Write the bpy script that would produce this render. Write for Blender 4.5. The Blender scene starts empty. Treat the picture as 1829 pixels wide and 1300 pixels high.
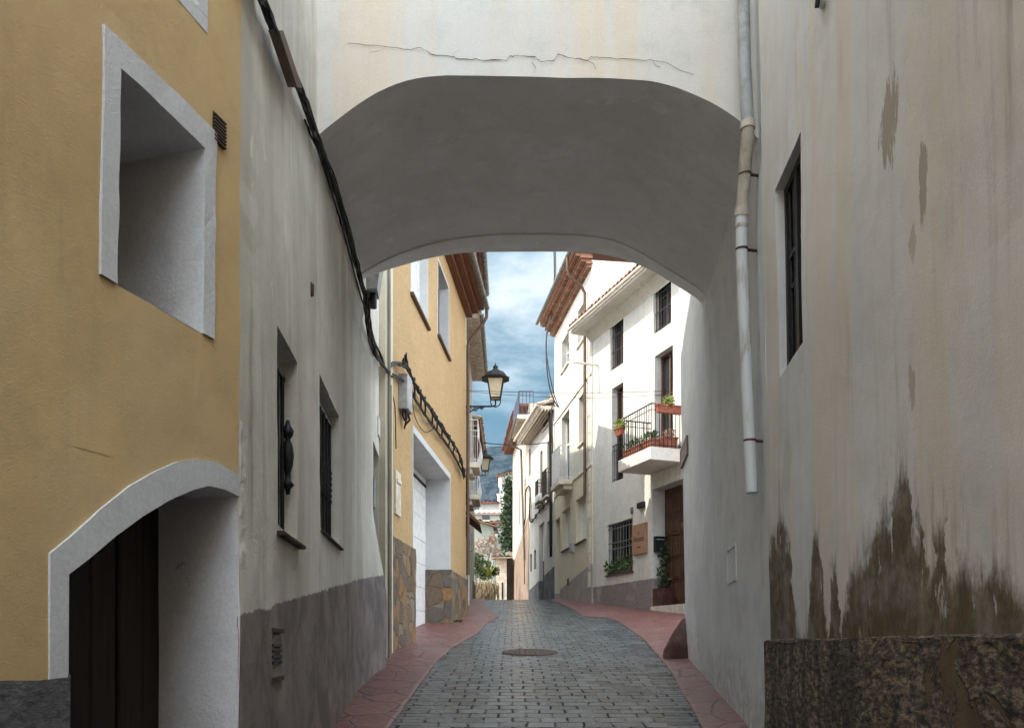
import bpy, math, random
from mathutils import Vector, noise as mnoise
R = math.radians
random.seed(7)
sc = bpy.context.scene
col = sc.collection

# ------------------------------------------------------------------ camera, sky, sun, exposure
F, CX, HY, H = 1500.0, 914.5, 1150.0, 1.35      # focal length in photo pixels, axis, horizon row, eye height
cd = bpy.data.cameras.new('camera'); cam = bpy.data.objects.new('camera', cd); col.objects.link(cam)
cam.location = (0, 0, H); cam.rotation_euler = (R(90), 0, 0)
cd.sensor_width = 36; cd.lens = F / 1829 * 36; cd.shift_y = (HY - 650) / 1829
cd.clip_start = .05; cd.clip_end = 6000
sc.camera = cam

SUN_DIR = Vector((-.78, -.22, .86)).normalized()            # towards the sun
sl = bpy.data.lights.new('sun', 'SUN'); sl.energy = 2.2; sl.angle = R(.5); sl.color = (1, .93, .82)
so = bpy.data.objects.new('sun', sl); col.objects.link(so)
so.rotation_euler = SUN_DIR.to_track_quat('Z', 'Y').to_euler(); so.location = (-10, -4, 30)

world = bpy.data.worlds.new('World'); sc.world = world; world.use_nodes = True
sc.view_settings.view_transform = 'Standard'; sc.view_settings.look = 'None'
sc.view_settings.exposure = 1.65; sc.view_settings.gamma = 1.0
sc.cycles.max_bounces = 10; sc.cycles.diffuse_bounces = 7
try:
    sc.cycles.use_denoising = True; sc.cycles.denoising_prefilter = 'ACCURATE'
except Exception:
    pass

# ------------------------------------------------------------------ node helper
class N:
    def __init__(s, tree):
        s.t = tree; s.n = tree.nodes; s.l = tree.links
    def put(s, sock, v):
        if v is None: return
        if hasattr(v, 'is_output'): s.l.new(v, sock)
        elif isinstance(v, (tuple, list)) and len(v) == 3 and sock.type == 'RGBA': sock.default_value = (*v, 1)
        else: sock.default_value = v
    def new(s, t, **k):
        n = s.n.new(t)
        for a, b in k.items(): setattr(n, a, b)
        return n
    def m(s, op, a, b=None, c=None, clamp=False):
        n = s.new('ShaderNodeMath', operation=op, use_clamp=clamp)
        s.put(n.inputs[0], a); s.put(n.inputs[1], b); s.put(n.inputs[2], c)
        return n.outputs[0]
    def vm(s, op, a, b=None):
        n = s.new('ShaderNodeVectorMath', operation=op)
        s.put(n.inputs[0], a); s.put(n.inputs[1], b)
        return n.outputs['Value'] if op in ('DOT_PRODUCT', 'LENGTH') else n.outputs[0]
    def pos(s): return s.new('ShaderNodeNewGeometry').outputs['Position']
    def isl(s): return s.new('ShaderNodeNewGeometry').outputs['Random Per Island']
    def sep(s, v):
        n = s.new('ShaderNodeSeparateXYZ'); s.put(n.inputs[0], v); return n.outputs
    def comb(s, x, y, z):
        n = s.new('ShaderNodeCombineXYZ'); s.put(n.inputs[0], x); s.put(n.inputs[1], y); s.put(n.inputs[2], z); return n.outputs[0]
    def noise(s, v, scale, detail=4, rough=.55, dist=0):
        n = s.new('ShaderNodeTexNoise'); s.put(n.inputs['Vector'], v)
        n.inputs['Scale'].default_value = scale; n.inputs['Detail'].default_value = detail
        n.inputs['Roughness'].default_value = rough; n.inputs['Distortion'].default_value = dist
        return n.outputs['Fac']
    def vor(s, v, scale, feature='F1', out='Distance', rnd=1):
        n = s.new('ShaderNodeTexVoronoi', feature=feature); s.put(n.inputs['Vector'], v)
        n.inputs['Scale'].default_value = scale; n.inputs['Randomness'].default_value = rnd
        return n.outputs[out]
    def step(s, v, a, b, x=0., y=1.):
        n = s.new('ShaderNodeMapRange', interpolation_type='SMOOTHSTEP'); s.put(n.inputs[0], v)
        s.put(n.inputs[1], a); s.put(n.inputs[2], b); s.put(n.inputs[3], x); s.put(n.inputs[4], y)
        return n.outputs[0]
    def mix(s, f, a, b, mode='MIX'):
        n = s.new('ShaderNodeMix', data_type='RGBA', blend_type=mode)
        s.put(n.inputs[0], f); s.put(n.inputs[6], a); s.put(n.inputs[7], b)
        return n.outputs[2]
    def ramp(s, f, stops, interp='LINEAR'):
        n = s.new('ShaderNodeValToRGB'); s.put(n.inputs[0], f); e = n.color_ramp.elements
        n.color_ramp.interpolation = interp
        while len(e) < len(stops): e.new(.5)
        for el, (p, c) in zip(e, stops):
            el.position = p; el.color = (*c, 1) if isinstance(c, (tuple, list)) else (c, c, c, 1)
        return n.outputs[0]
    def bump(s, h, strength=.3, dist=.02, nrm=None):
        n = s.new('ShaderNodeBump'); s.put(n.inputs['Height'], h); n.inputs['Strength'].default_value = strength
        n.inputs['Distance'].default_value = dist; s.put(n.inputs['Normal'], nrm)
        return n.outputs[0]

def mat(name, color=(.5, .5, .5), rough=.7, fn=None, metal=0, spec=.35):
    m = bpy.data.materials.new(name); m.use_nodes = True
    p = m.node_tree.nodes['Principled BSDF']
    n = N(m.node_tree)
    p.inputs['Roughness'].default_value = rough; p.inputs['Metallic'].default_value = metal
    p.inputs['Specular IOR Level'].default_value = spec
    n.put(p.inputs['Base Color'], color)
    if fn:
        r = fn(n)
        if 'color' in r: n.put(p.inputs['Base Color'], r['color'])
        if 'rough' in r: n.put(p.inputs['Roughness'], r['rough'])
        if 'spec' in r: n.put(p.inputs['Specular IOR Level'], r['spec'])
        if 'normal' in r: n.put(p.inputs['Normal'], r['normal'])
    return m

# ------------------------------------------------------------------ sky (dark blue gap over the mountain; unseen rest brightened to light the lane)
def build_sky():
    n = N(world.node_tree)
    bg = world.node_tree.nodes['Background']
    st = n.new('ShaderNodeTexSky', sky_type='NISHITA')
    st.sun_disc = False
    st.sun_elevation = math.asin(SUN_DIR.z)
    st.sun_rotation = math.atan2(SUN_DIR.x, SUN_DIR.y)
    st.air_density = 1.3; st.dust_density = 1.5
    d = n.new('ShaderNodeTexCoord').outputs['Generated']
    x, y, z = n.sep(d)
    zz = n.m('ADD', n.m('MAXIMUM', z, 0.0), .12)
    pl = n.comb(n.m('DIVIDE', x, zz), n.m('DIVIDE', y, zz), 0.0)
    c1 = n.noise(pl, 1.1, 6, .58, .3)
    c2 = n.noise(n.vm('ADD', pl, (3.1, 7.7, 1.0)), 3.2, 5, .6, .2)
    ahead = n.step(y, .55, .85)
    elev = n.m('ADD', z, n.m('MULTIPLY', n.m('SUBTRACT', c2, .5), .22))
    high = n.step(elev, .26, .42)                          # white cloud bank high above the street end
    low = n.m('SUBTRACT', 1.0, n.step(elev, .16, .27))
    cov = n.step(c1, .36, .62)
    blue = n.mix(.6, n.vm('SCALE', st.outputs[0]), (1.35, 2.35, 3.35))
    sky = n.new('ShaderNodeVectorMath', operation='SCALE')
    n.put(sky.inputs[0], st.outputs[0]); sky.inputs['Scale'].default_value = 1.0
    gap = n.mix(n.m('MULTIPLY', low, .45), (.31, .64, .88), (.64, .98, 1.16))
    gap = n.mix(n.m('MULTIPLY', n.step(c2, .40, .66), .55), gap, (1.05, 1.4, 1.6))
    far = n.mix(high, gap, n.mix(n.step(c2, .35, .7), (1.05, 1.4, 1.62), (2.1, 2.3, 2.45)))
    rest = n.mix(cov, sky.outputs[0], (10.6, 11.3, 12.0))  # clouds outside the view made much brighter, added as fill light
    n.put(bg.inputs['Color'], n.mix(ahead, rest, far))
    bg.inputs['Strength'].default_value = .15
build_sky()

# ------------------------------------------------------------------ mesh building
def ground(Y):
    return .1 * Y if Y < 28.9 else 2.89 - .05 * (Y - 28.9) if Y < 70 else .835

def px(x, y, Y): return Vector(((x - CX) / F * Y, Y, H + (HY - y) / F * Y))
def gp(x, y):                                             # a point of the sloping street
    Y = F * H / (y - 1000); return Vector(((x - CX) / F * Y, Y, .1 * Y))

class Wall:
    """vertical plane: u along the street (away), v height, w out into the street"""
    def __init__(s, X0, Y0, m, side, lean=0., zref=H):
        s.d = Vector((m, 1, 0)).normalized(); s.n = Vector((s.d.y, -s.d.x, 0)) * side
        s.up = Vector((0, 0, 1)) + s.n * lean
        s.o = Vector((X0, Y0, 0)) - s.n * lean * zref
        s.m = m
        s.nrm = s.d.cross(s.up).normalized()
    def P(s, u, v, w=0.): return s.o + s.d * u + s.up * v + s.n * w
    def uv(s, x, y, w=0.):
        r = Vector(((x - CX) / F, 1, (HY - y) / F)); c = Vector((0, 0, H))
        o = s.o + s.n * w
        t = (o - c).dot(s.nrm) / r.dot(s.nrm)
        p = c + r * t - o
        return p.dot(s.d), p.z
    def u(s, x, y=900): return s.uv(x, y)[0]
    def uY(s, Y): return (Y - s.o.y) / s.d.y
    def pt(s, x, y, w=0.):
        u, v = s.uv(x, y, w); return s.P(u, v, w)
    def rect(s, x0, x1, yt, yb):                          # edges x0,x1; top and bottom rows as seen at x0
        ym = (yt + yb) / 2
        return (s.u(x0, ym), s.u(x1, ym), s.uv(x0, yb)[1], s.uv(x0, yt)[1])

class MB:
    def __init__(s): s.v = []; s.f = []; s.mi = []; s.sm = []
    def add(s, pts, faces, mi=0, smooth=False):
        b = len(s.v); s.v += [Vector(p) for p in pts]
        for f in faces: s.f.append([b + i for i in f]); s.mi.append(mi); s.sm.append(smooth)
        return s
    def hexa(s, p, mi=0):
        return s.add(p, [(0, 3, 2, 1), (4, 5, 6, 7), (0, 1, 5, 4), (1, 2, 6, 5), (2, 3, 7, 6), (3, 0, 4, 7)], mi)
    def box(s, W, u0, u1, v0, v1, w0, w1, mi=0):
        return s.hexa([W.P(u0, v0, w0), W.P(u1, v0, w0), W.P(u1, v1, w0), W.P(u0, v1, w0),
                       W.P(u0, v0, w1), W.P(u1, v0, w1), W.P(u1, v1, w1), W.P(u0, v1, w1)], mi)
    def bevbox(s, W, u0, u1, v0, v1, w0, w1, b=.01, mi=0):       # box with chamfered front edges
        p = [W.P(u0, v0, w0), W.P(u1, v0, w0), W.P(u1, v1, w0), W.P(u0, v1, w0),
             W.P(u0, v0, w1 - b), W.P(u1, v0, w1 - b), W.P(u1, v1, w1 - b), W.P(u0, v1, w1 - b),
             W.P(u0 + b, v0 + b, w1), W.P(u1 - b, v0 + b, w1), W.P(u1 - b, v1 - b, w1), W.P(u0 + b, v1 - b, w1)]
        return s.add(p, [(0, 3, 2, 1), (0, 1, 5, 4), (1, 2, 6, 5), (2, 3, 7, 6), (3, 0, 4, 7),
                         (4, 5, 9, 8), (5, 6, 10, 9), (6, 7, 11, 10), (7, 4, 8, 11), (8, 9, 10, 11)], mi)
    def abox(s, x0, x1, y0, y1, z0, z1, mi=0):
        return s.hexa([(x0, y0, z0), (x1, y0, z0), (x1, y1, z0), (x0, y1, z0), (x0, y0, z1), (x1, y0, z1), (x1, y1, z1), (x0, y1, z1)], mi)
    def tube(s, pts, r, n=7, mi=0, cap=True):
        pts = [Vector(p) for p in pts]; rr = r if isinstance(r, (list, tuple)) else [r] * len(pts)
        rings = []; a = None
        for i, p in enumerate(pts):
            t = (pts[min(i + 1, len(pts) - 1)] - pts[max(i - 1, 0)]).normalized()
            if a is None:
                a = t.cross(Vector((0, 0, 1)))
                if a.length < .1: a = t.cross(Vector((0, 1, 0)))
            a = (a - t * a.dot(t)).normalized(); b = t.cross(a)
            rings.append([p + (a * math.cos(6.2832 * k / n) + b * math.sin(6.2832 * k / n)) * rr[i] for k in range(n)])
        fs = [(i * n + k, i * n + (k + 1) % n, (i + 1) * n + (k + 1) % n, (i + 1) * n + k) for i in range(len(pts) - 1) for k in range(n)]
        s.add([q for g in rings for q in g], fs, mi, True)
        if cap:
            s.add(rings[0], [tuple(reversed(range(n)))], mi); s.add(rings[-1], [tuple(range(n))], mi)
        return s
    def lathe(s, c, prof, n=16, mi=0, sq=False, rot=0):
        c = Vector(c); pts = []
        for r, z in prof:
            for k in range(n):
                a = 6.2832 * k / n + rot; pts.append(c + Vector((r * math.cos(a), r * math.sin(a), z)))
        fs = [(i * n + k, i * n + (k + 1) % n, (i + 1) * n + (k + 1) % n, (i + 1) * n + k) for i in range(len(prof) - 1) for k in range(n)]
        s.add(pts, fs, mi, not sq)
        s.add(pts[:n], [tuple(reversed(range(n)))], mi); s.add(pts[-n:], [tuple(range(n))], mi)
        return s
    def warp(s, amp, f=1.2, amp2=0, f2=7):
        for v in s.v:
            d = mnoise.noise_vector(v * f) * amp
            if amp2: d += mnoise.noise_vector(v * f2 + Vector((5, 3, 1))) * amp2
            v += d
        return s
    def build(s, name, mats, parent=None):
        off = ORG.get(parent.name, Vector((0, 0, 0))) if parent else Vector((0, 0, 0))
        me = bpy.data.meshes.new(name)
        me.from_pydata([v - off for v in s.v], [], s.f)
        for m in (mats if isinstance(mats, (list, tuple)) else [mats]): me.materials.append(m)
        me.polygons.foreach_set('material_index', s.mi); me.polygons.foreach_set('use_smooth', s.sm)
        me.update()
        o = bpy.data.objects.new(name, me); col.objects.link(o)
        if parent: o.parent = parent; ORG[o.name] = off
        return o
ORG = {}
def tag(o, label, cat, group=None):
    o['label'] = label; o['category'] = cat
    if group: o['group'] = group
    return o
def thing(name, label, cat, loc, group=None):
    o = bpy.data.objects.new(name, None); col.objects.link(o); o.location = loc; o.empty_display_size = .2
    ORG[o.name] = Vector(loc)
    return tag(o, label, cat, group)
def struct(o, kind='structure'): o['kind'] = kind; return o

# ------------------------------------------------------------------ materials
def plaster(name, base, base2, grime=(.2, .17, .13), streak=.35, grain=.25, dado=None, tint=None, coarse=60, extra=None, wash=.8, patch=None, speck=.3, brush=None):
    """weathered lime plaster; dado=(a, c, colour, colour2): painted below z = c + a*y"""
    def fn(n):
        p = n.pos(); x, y, z = n.sep(p)
        big = n.noise(p, wash, 5, .6, .4)
        c = n.mix(n.step(big, .36, .64), base, base2)
        mid = n.noise(p, 4.5, 5, .65)
        c = n.mix(n.m('MULTIPLY', n.step(mid, .45, .72), .42), c, [v * .8 for v in base2])
        if tint:                                          # broad vertical washes of another colour
            sv = n.vm('MULTIPLY', p, (1.6, 1.6, .12))
            t = n.step(n.noise(sv, 1.6, 4, .6, .2), .42, .66)
            c = n.mix(n.m('MULTIPLY', t, .75), c, tint)
        sv = n.vm('MULTIPLY', p, (5.5, 5.5, .28))
        st = n.step(n.noise(sv, 1.5, 6, .65), .5, .8)
        st = n.m('MULTIPLY', st, n.step(n.noise(p, .9, 3), .35, .65))
        c = n.mix(n.m('MULTIPLY', st, streak), c, grime)
        if patch:                                         # scattered spots where the paint came off
            pm = n.step(n.noise(n.vm('MULTIPLY', p, (2.2, 2.2, 1.2)), 1.7, 7, .68), .625, .655)
            c = n.mix(n.m('MULTIPLY', pm, .8), c, patch)
        if dado:
            a, cc, d1, d2 = dado
            lim = n.m('SUBTRACT', n.m('SUBTRACT', z, n.m('MULTIPLY', y, a)), cc)
            lim = n.m('ADD', lim, n.m('MULTIPLY', n.m('SUBTRACT', n.noise(p, 7, 6, .75), .5), .10))
            k = n.m('SUBTRACT', 1.0, n.step(lim, -.006, .006))
            dc = n.mix(n.step(n.noise(p, 2.2, 6, .65, .5), .38, .62), d1, d2)
            dc = n.mix(n.m('MULTIPLY', n.step(n.noise(sv, 2.0, 6, .7), .5, .72), .4), dc, [v * .5 for v in d1])
            dc = n.mix(n.m('MULTIPLY', n.step(n.noise(n.vm('MULTIPLY', p, (3, 3, 1.2)), 3, 6, .7), .64, .68), .6), dc, [min(1, v * 1.7) for v in d2])
            c = n.mix(k, c, dc)
        fine = n.noise(n.vm('MULTIPLY', p, brush) if brush else p, coarse, 4, .7)
        vf = n.noise(p, coarse * 4, 2, .6)
        h = n.m('ADD', n.m('MULTIPLY', fine, 1.0), n.m('MULTIPLY', mid, 1.4))
        h = n.m('ADD', h, n.m('MULTIPLY', vf, .35))
        c = n.mix(n.m('MULTIPLY', n.step(fine, .36, .68), speck), c, [v * .55 for v in base])
        c = n.mix(n.m('MULTIPLY', n.step(n.noise(p, 1.7, 6, .6), .52, .72), .2), c, [min(1, v * 1.18) for v in base2])
        out = {'color': c}
        if extra:
            c, dh = extra(n, p, x, y, z, c); out['color'] = c
            if dh is not None: h = n.m('ADD', h, dh)
        out['normal'] = n.bump(h, grain, .012)
        return out
    return mat(name, base, .9, fn, spec=.2)

def simple(name, c, rough=.6, metal=0, var=.25, scale=8, bump=.15, spec=.35):
    def fn(n):
        p = n.pos(); k = n.noise(p, scale, 5, .65)
        return {'color': n.mix(n.step(k, .3, .7), [v * (1 - var) for v in c], [min(1, v * (1 + var)) for v in c]),
                'normal': n.bump(n.noise(p, scale * 9, 4, .6), bump, .004)}
    return mat(name, c, rough, fn, metal, spec)

def stone_fn(n):
    p = n.pos(); q = n.vm('ADD', n.vm('MULTIPLY', p, (1.0, 1.0, 1.35)), n.vm('SCALE', p))
    q = n.vm('MULTIPLY', p, (2.9, 2.9, 2.9))
    w = n.new('ShaderNodeTexNoise'); n.put(w.inputs['Vector'], p); w.inputs['Scale'].default_value = 3.2; w.inputs['Detail'].default_value = 3
    q = n.vm('ADD', q, n.vm('MULTIPLY', w.outputs['Color'], (.55, .55, .55)))
    e = n.vor(q, 1.25, 'DISTANCE_TO_EDGE'); cc = n.vor(q, 1.25, 'F1', 'Color')
    r = n.sep(cc)[0]
    c = n.ramp(r, [(0, (.17, .12, .08)), (.18, (.27, .185, .11)), (.36, (.20, .145, .10)), (.52, (.32, .18, .075)), (.66, (.15, .135, .12)), (.8, (.075, .08, .09)), (.9, (.28, .23, .165))], 'CONSTANT')
    nn = n.noise(p, 14, 6, .7)
    c = n.mix(n.step(nn, .3, .75), c, n.mix(.5, c, (.09, .065, .045)))
    k = n.step(e, .02, .055)
    c = n.mix(k, (.22, .17, .11), c)
    h = n.m('ADD', n.m('MULTIPLY', k, 2.0), n.m('MULTIPLY', nn, .9))
    return {'color': c, 'normal': n.bump(h, 1.0, .03)}

def grey_dado_extra(n, p, x, y, z, c):
    return c, None

# explicit damp profile of the stained wall, (photo x, top row) read against the wall it is on
RW1 = Wall(1.695, 5.5, .097, -1, .018)
STAIN = [(1376, 990), (1380, 950), (1386, 975), (1390, 928), (1400, 922), (1410, 985), (1415, 1070), (1420, 1135), (1440, 1138), (1443, 1080), (1448, 1000), (1454, 956), (1462, 952), (1469, 1000),
         (1473, 1090), (1479, 1138), (1482, 1070), (1486, 1014), (1495, 1012), (1501, 1070), (1504, 1138), (1516, 1060), (1524, 1010), (1545, 1000), (1556, 965), (1562, 940), (1568, 920),
         (1588, 915), (1592, 880), (1600, 870), (1608, 838), (1616, 840), (1624, 880), (1625.5, 935), (1634, 965), (1638, 925), (1643, 928), (1645, 985), (1652, 1025), (1660, 1010), (1663, 940),
         (1684, 935), (1686, 1000), (1695, 1035), (1708, 1005), (1716, 1000), (1725, 1012), (1732, 1005), (1750, 1030), (1765, 1015), (1790, 1020), (1829, 1080)]
def stained_extra(n, p, x, y, z, c):
    pts = sorted((RW1.uv(a, b)[0], RW1.uv(a, b)[1]) for a, b in STAIN)
    u0, u1 = pts[0][0], pts[-1][0]
    up = n.m('MULTIPLY', n.m('SUBTRACT', y, RW1.o.y + RW1.d.y * 0), 1 / RW1.d.y)
    wob = n.m('MULTIPLY', n.m('SUBTRACT', n.noise(n.vm('MULTIPLY', p, (7, 7, 7)), 1.3, 6, .75), .5), .20)
    wob2 = n.m('SUBTRACT', n.noise(n.vm('MULTIPLY', p, (1, 1, 1)), 6.5, 4, .6), .5)
    uw = n.m('ADD', up, n.m('MULTIPLY', wob2, .26)); h = None
    for g in (pts[:27], pts[26:]):
        a0, a1 = g[0][0], g[-1][0]
        hh = n.ramp(n.m('DIVIDE', n.m('SUBTRACT', uw, a0), a1 - a0, clamp=True), [((u - a0) / (a1 - a0), (v - 1.2) / 1.0) for u, v in g])
        h = hh if h is None else n.mix(n.m('GREATER_THAN', uw, a0), h, hh)
    h = n.m('ADD', n.m('ADD', h, 1.2), n.m('MULTIPLY', n.m('SUBTRACT', n.noise(n.vm('MULTIPLY', p, (1, 1, .7)), 8, 5, .7), .5), .24))
    j = n.m('MULTIPLY', n.m('SUBTRACT', n.noise(n.vm('MULTIPLY', p, (20, 20, 5)), 1.5, 6, .75), .5), .20)
    dlt = n.m('SUBTRACT', n.m('ADD', h, j), z)
    hole = n.noise(n.vm('MULTIPLY', p, (13, 13, 4)), 1.0, 6, .7)
    k = n.m('MULTIPLY', n.step(dlt, -.06, .07), n.m('SUBTRACT', 1.0, n.m('MULTIPLY', n.step(hole, .60, .66), n.m('SUBTRACT', 1.0, n.step(dlt, .1, .45)))))
    tone = n.noise(n.vm('MULTIPLY', p, (10, 10, 3)), 1.2, 6, .7)
    sc_ = n.ramp(tone, [(.3, (.19, .115, .045)), (.48, (.08, .064, .032)), (.6, (.15, .098, .043)), (.72, (.19, .15, .09))])
    c = n.mix(n.m('MULTIPLY', k, n.step(n.noise(p, 6, 5, .7), .3, .6, .74, .97)), c, sc_)
    halo = n.m('MULTIPLY', n.step(dlt, -.35, .02), n.step(n.noise(n.vm('MULTIPLY', p, (14, 14, 1.5)), 1.6, 5, .65), .46, .66))
    c = n.mix(n.m('MULTIPLY', halo, .42), c, (.14, .12, .1))
    # two bare patches higher up
    for (xa, ya, yb, wd, s) in ((1586, 120, 305, .10, .85), (1648, 235, 405, .05, .75), (1627, 395, 480, .035, .5), (1625, 640, 735, .035, .6), (1405, 760, 900, .13, .25)):
        ua, va = RW1.uv(xa, ya); ub, vb = RW1.uv(xa, yb)
        uc, vc, hv = (ua + ub) / 2, (va + vb) / 2, (va - vb) / 2
        du = n.m('DIVIDE', n.m('SUBTRACT', n.m('ADD', up, n.m('MULTIPLY', wob, .5)), uc), wd)
        dv = n.m('DIVIDE', n.m('SUBTRACT', n.m('ADD', z, n.m('MULTIPLY', j, .5)), vc), hv)
        rr = n.m('SQRT', n.m('ADD', n.m('MULTIPLY', du, du), n.m('MULTIPLY', dv, dv)))
        rr = n.m('ADD', rr, n.m('MULTIPLY', n.m('SUBTRACT', n.noise(n.vm('MULTIPLY', p, (16, 16, 3)), 1.5, 6, .75), .5), 2.6))
        c = n.mix(n.m('MULTIPLY', n.m('SUBTRACT', 1.0, n.step(rr, .72, .9)), s), c, (.33, .285, .225))
    hair = n.noise(n.vm('MULTIPLY', p, (3, 3, 1)), 1.3, 6, .7)
    crack = n.m('SUBTRACT', 1.0, n.step(n.m('ABSOLUTE', n.m('SUBTRACT', hair, .5)), .0, .0035))
    crack = n.m('MULTIPLY', crack, n.step(n.noise(p, .9, 2), .5, .6))
    c = n.mix(n.m('MULTIPLY', crack, .25), c, (.1, .09, .08))
    return c, n.m('MULTIPLY', k, -.8)

M = {}
def salt(n, p, x, y, z, c):                               # splashed foot and salt bloom along the pavement
    hh = n.m('SUBTRACT', z, n.m('MULTIPLY', y, .1))
    a = n.m('MULTIPLY', n.m('SUBTRACT', 1.0, n.step(n.m('ADD', hh, n.m('MULTIPLY', n.noise(p, 3, 5, .7), .9)), .55, 1.05)), n.step(n.noise(p, 9, 5, .7), .35, .6))
    c = n.mix(n.m('MULTIPLY', a, .45), c, (.30, .28, .25))
    b = n.m('MULTIPLY', n.m('SUBTRACT', 1.0, n.step(hh, .25, .75)), n.step(n.noise(n.vm('MULTIPLY', p, (2, 2, 1)), 2.6, 6, .75), .58, .64))
    return n.mix(n.m('MULTIPLY', b, .7), c, (.82, .83, .84)), None
def yellow_wear(n, p, x, y, z, c):                        # faded areas, thin drips and hairline cracks
    f = n.step(n.noise(p, 1.1, 5, .6, .8), .48, .7)
    c = n.mix(n.m('MULTIPLY', f, .35), c, (.60, .46, .27))
    hair = n.noise(n.vm('MULTIPLY', p, (1.2, 1.2, 2.6)), 1.6, 7, .7)
    crack = n.m('SUBTRACT', 1.0, n.step(n.m('ABSOLUTE', n.m('SUBTRACT', hair, .5)), .0, .004))
    crack = n.m('MULTIPLY', crack, n.step(n.noise(p, 1.6, 2), .53, .6))
    chip = n.step(n.noise(p, 3.4, 6, .75), .70, .72)
    c = n.mix(n.m('MULTIPLY', crack, .45), c, (.2, .14, .07))
    c = n.mix(n.m('MULTIPLY', chip, .55), c, (.40, .29, .16))
    return c, n.m('MULTIPLY', n.m('ADD', crack, chip), -.7)
def cream_band(n, p, x, y, z, c):                         # the ground storey is painted a warmer cream
    k = n.m('MULTIPLY', n.m('SUBTRACT', 1.0, n.step(z, 6.50, 6.53)), n.step(n.m('ADD', z, n.m('MULTIPLY', y, .1)), 6.09, 6.11))
    return n.mix(n.m('MULTIPLY', k, .75), c, n.mix(n.noise(p, 3, 5, .6), (.54, .46, .31), (.60, .53, .40))), None
M['yellow'] = plaster('yellow plaster', (.57, .405, .20), (.49, .35, .175), (.22, .16, .09), .35, .26, coarse=75, speck=.10, brush=(1, 1, 1.8), extra=yellow_wear)
M['white'] = plaster('white plaster', (.60, .61, .60), (.54, .55, .54), (.25, .23, .2), .25, .35)
M['niche'] = plaster('chipped niche plaster', (.60, .59, .58), (.52, .51, .5), (.25, .22, .18), .2, .35, patch=(.22, .19, .17))
M['greyw'] = plaster('grey lime wash', (.76, .73, .64), (.62, .595, .52), (.20, .17, .12), .8, .35, dado=(.108, 1.085, (.27, .225, .205), (.16, .138, .132)), tint=(.52, .485, .405), coarse=40, speck=.14, patch=(.80, .79, .74))
M['arch'] = plaster('cream arch plaster', (.70, .68, .62), (.64, .625, .58), (.5, .40, .28), .3, .22, tint=(.70, .585, .455), coarse=60, speck=.12)
M['soffit'] = plaster('grey vault plaster', (.80, .785, .78), (.72, .70, .69), (.34, .31, .29), .35, .5, coarse=50, speck=.14, patch=(.84, .83, .82), tint=(.70, .68, .66))
M['passage'] = plaster('passage plaster', (.70, .70, .69), (.59, .595, .59), (.28, .265, .25), .55, .4, coarse=44, speck=.15, patch=(.5, .49, .47), extra=salt)
M['stained'] = plaster('stained plaster', (.73, .725, .70), (.635, .64, .635), (.29, .25, .21), .8, .32, tint=(.70, .62, .52), coarse=95, extra=stained_extra, speck=.13)
def rubble_fn(n):
    p = n.pos(); a = n.noise(n.vm('MULTIPLY', p, (1, .42, 1.15)), 34, 5, .8); b = n.noise(p, 2.4, 5, .65, .6)
    c = n.ramp(a, [(.38, (.025, .02, .017)), (.5, (.13, .098, .07)), (.61, (.38, .29, .20))])
    st = n.step(n.noise(n.vm('MULTIPLY', p, (4, 4, .8)), 1.3, 5, .65), .45, .62)
    c = n.mix(n.m('MULTIPLY', st, .75), c, n.mix(n.step(a, .4, .6), (.02, .018, .016), (.07, .06, .05)))
    k = n.step(b, .585, .615)
    c = n.mix(k, c, n.mix(n.step(n.noise(p, 9, 5, .6), .3, .7), (.15, .10, .055), (.10, .072, .045)))
    h = n.m('MULTIPLY', a, n.m('SUBTRACT', 1.0, n.m('MULTIPLY', k, .85)))
    return {'color': c, 'normal': n.bump(h, 1.0, .035)}
M['rubble'] = mat('rough damp rubble render', fn=rubble_fn, rough=.85, spec=.3)
M['darkdado'] = mat('rough grey render', rough=.85, fn=lambda n: (lambda a: {'color': n.ramp(a, [(.3, (.05, .05, .052)), (.7, (.20, .195, .19))]), 'normal': n.bump(a, 1.0, .03)})(n.noise(n.vm('MULTIPLY', n.pos(), (1, 1, 2.2)), 26, 6, .7)))
M['orange'] = plaster('orange roughcast', (.53, .36, .18), (.49, .33, .165), (.36, .25, .13), .2, .8, coarse=21, speck=.5)
M['rbwhite'] = plaster('white roughcast', (.63, .605, .545), (.55, .53, .475), (.24, .20, .15), .8, .5, dado=(0, 2.99, (.20, .165, .155), (.175, .145, .14)), coarse=18, speck=.3)
M['rcwhite'] = plaster('cream wash', (.63, .60, .52), (.57, .54, .46), (.32, .27, .19), .45, .4, dado=(-.10, 6.1, (.33, .29, .25), (.28, .25, .22)), coarse=20, extra=cream_band)
M['rdwhite'] = plaster('old white wash', (.58, .55, .48), (.5, .47, .41), (.22, .19, .15), .7, .4, dado=(-.1, 7.1, (.07, .068, .07), (.14, .13, .125)), coarse=20)
M['pink'] = plaster('salmon wash', (.56, .47, .38), (.52, .40, .30), (.3, .21, .14), .6, .4, dado=(-.15, 12.1, (.26, .18, .125), (.19, .135, .095)), coarse=20)
M['cream'] = plaster('cream plaster', (.66, .60, .46), (.6, .55, .42), (.3, .25, .18), .3, .4)
M['oldgrey'] = plaster('old mossy plaster', (.30, .27, .22), (.2, .19, .15), (.09, .085, .06), .7, .5)
M['palehouse'] = plaster('pale plaster', (.46, .45, .39), (.38, .38, .33), (.3, .28, .22), .4, .3, coarse=20)
M['greenish'] = plaster('greenish render', (.33, .35, .28), (.29, .31, .26), (.24, .23, .18), .5, .3, coarse=20)
M['stone'] = mat('rubble masonry', rough=.85, fn=stone_fn, spec=.25)
M['iron'] = simple('black iron', (.016, .015, .015), .5, .3, .3, 20)
M['cable'] = simple('black cable', (.022, .02, .019), .65, 0, .4, 12)
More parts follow.
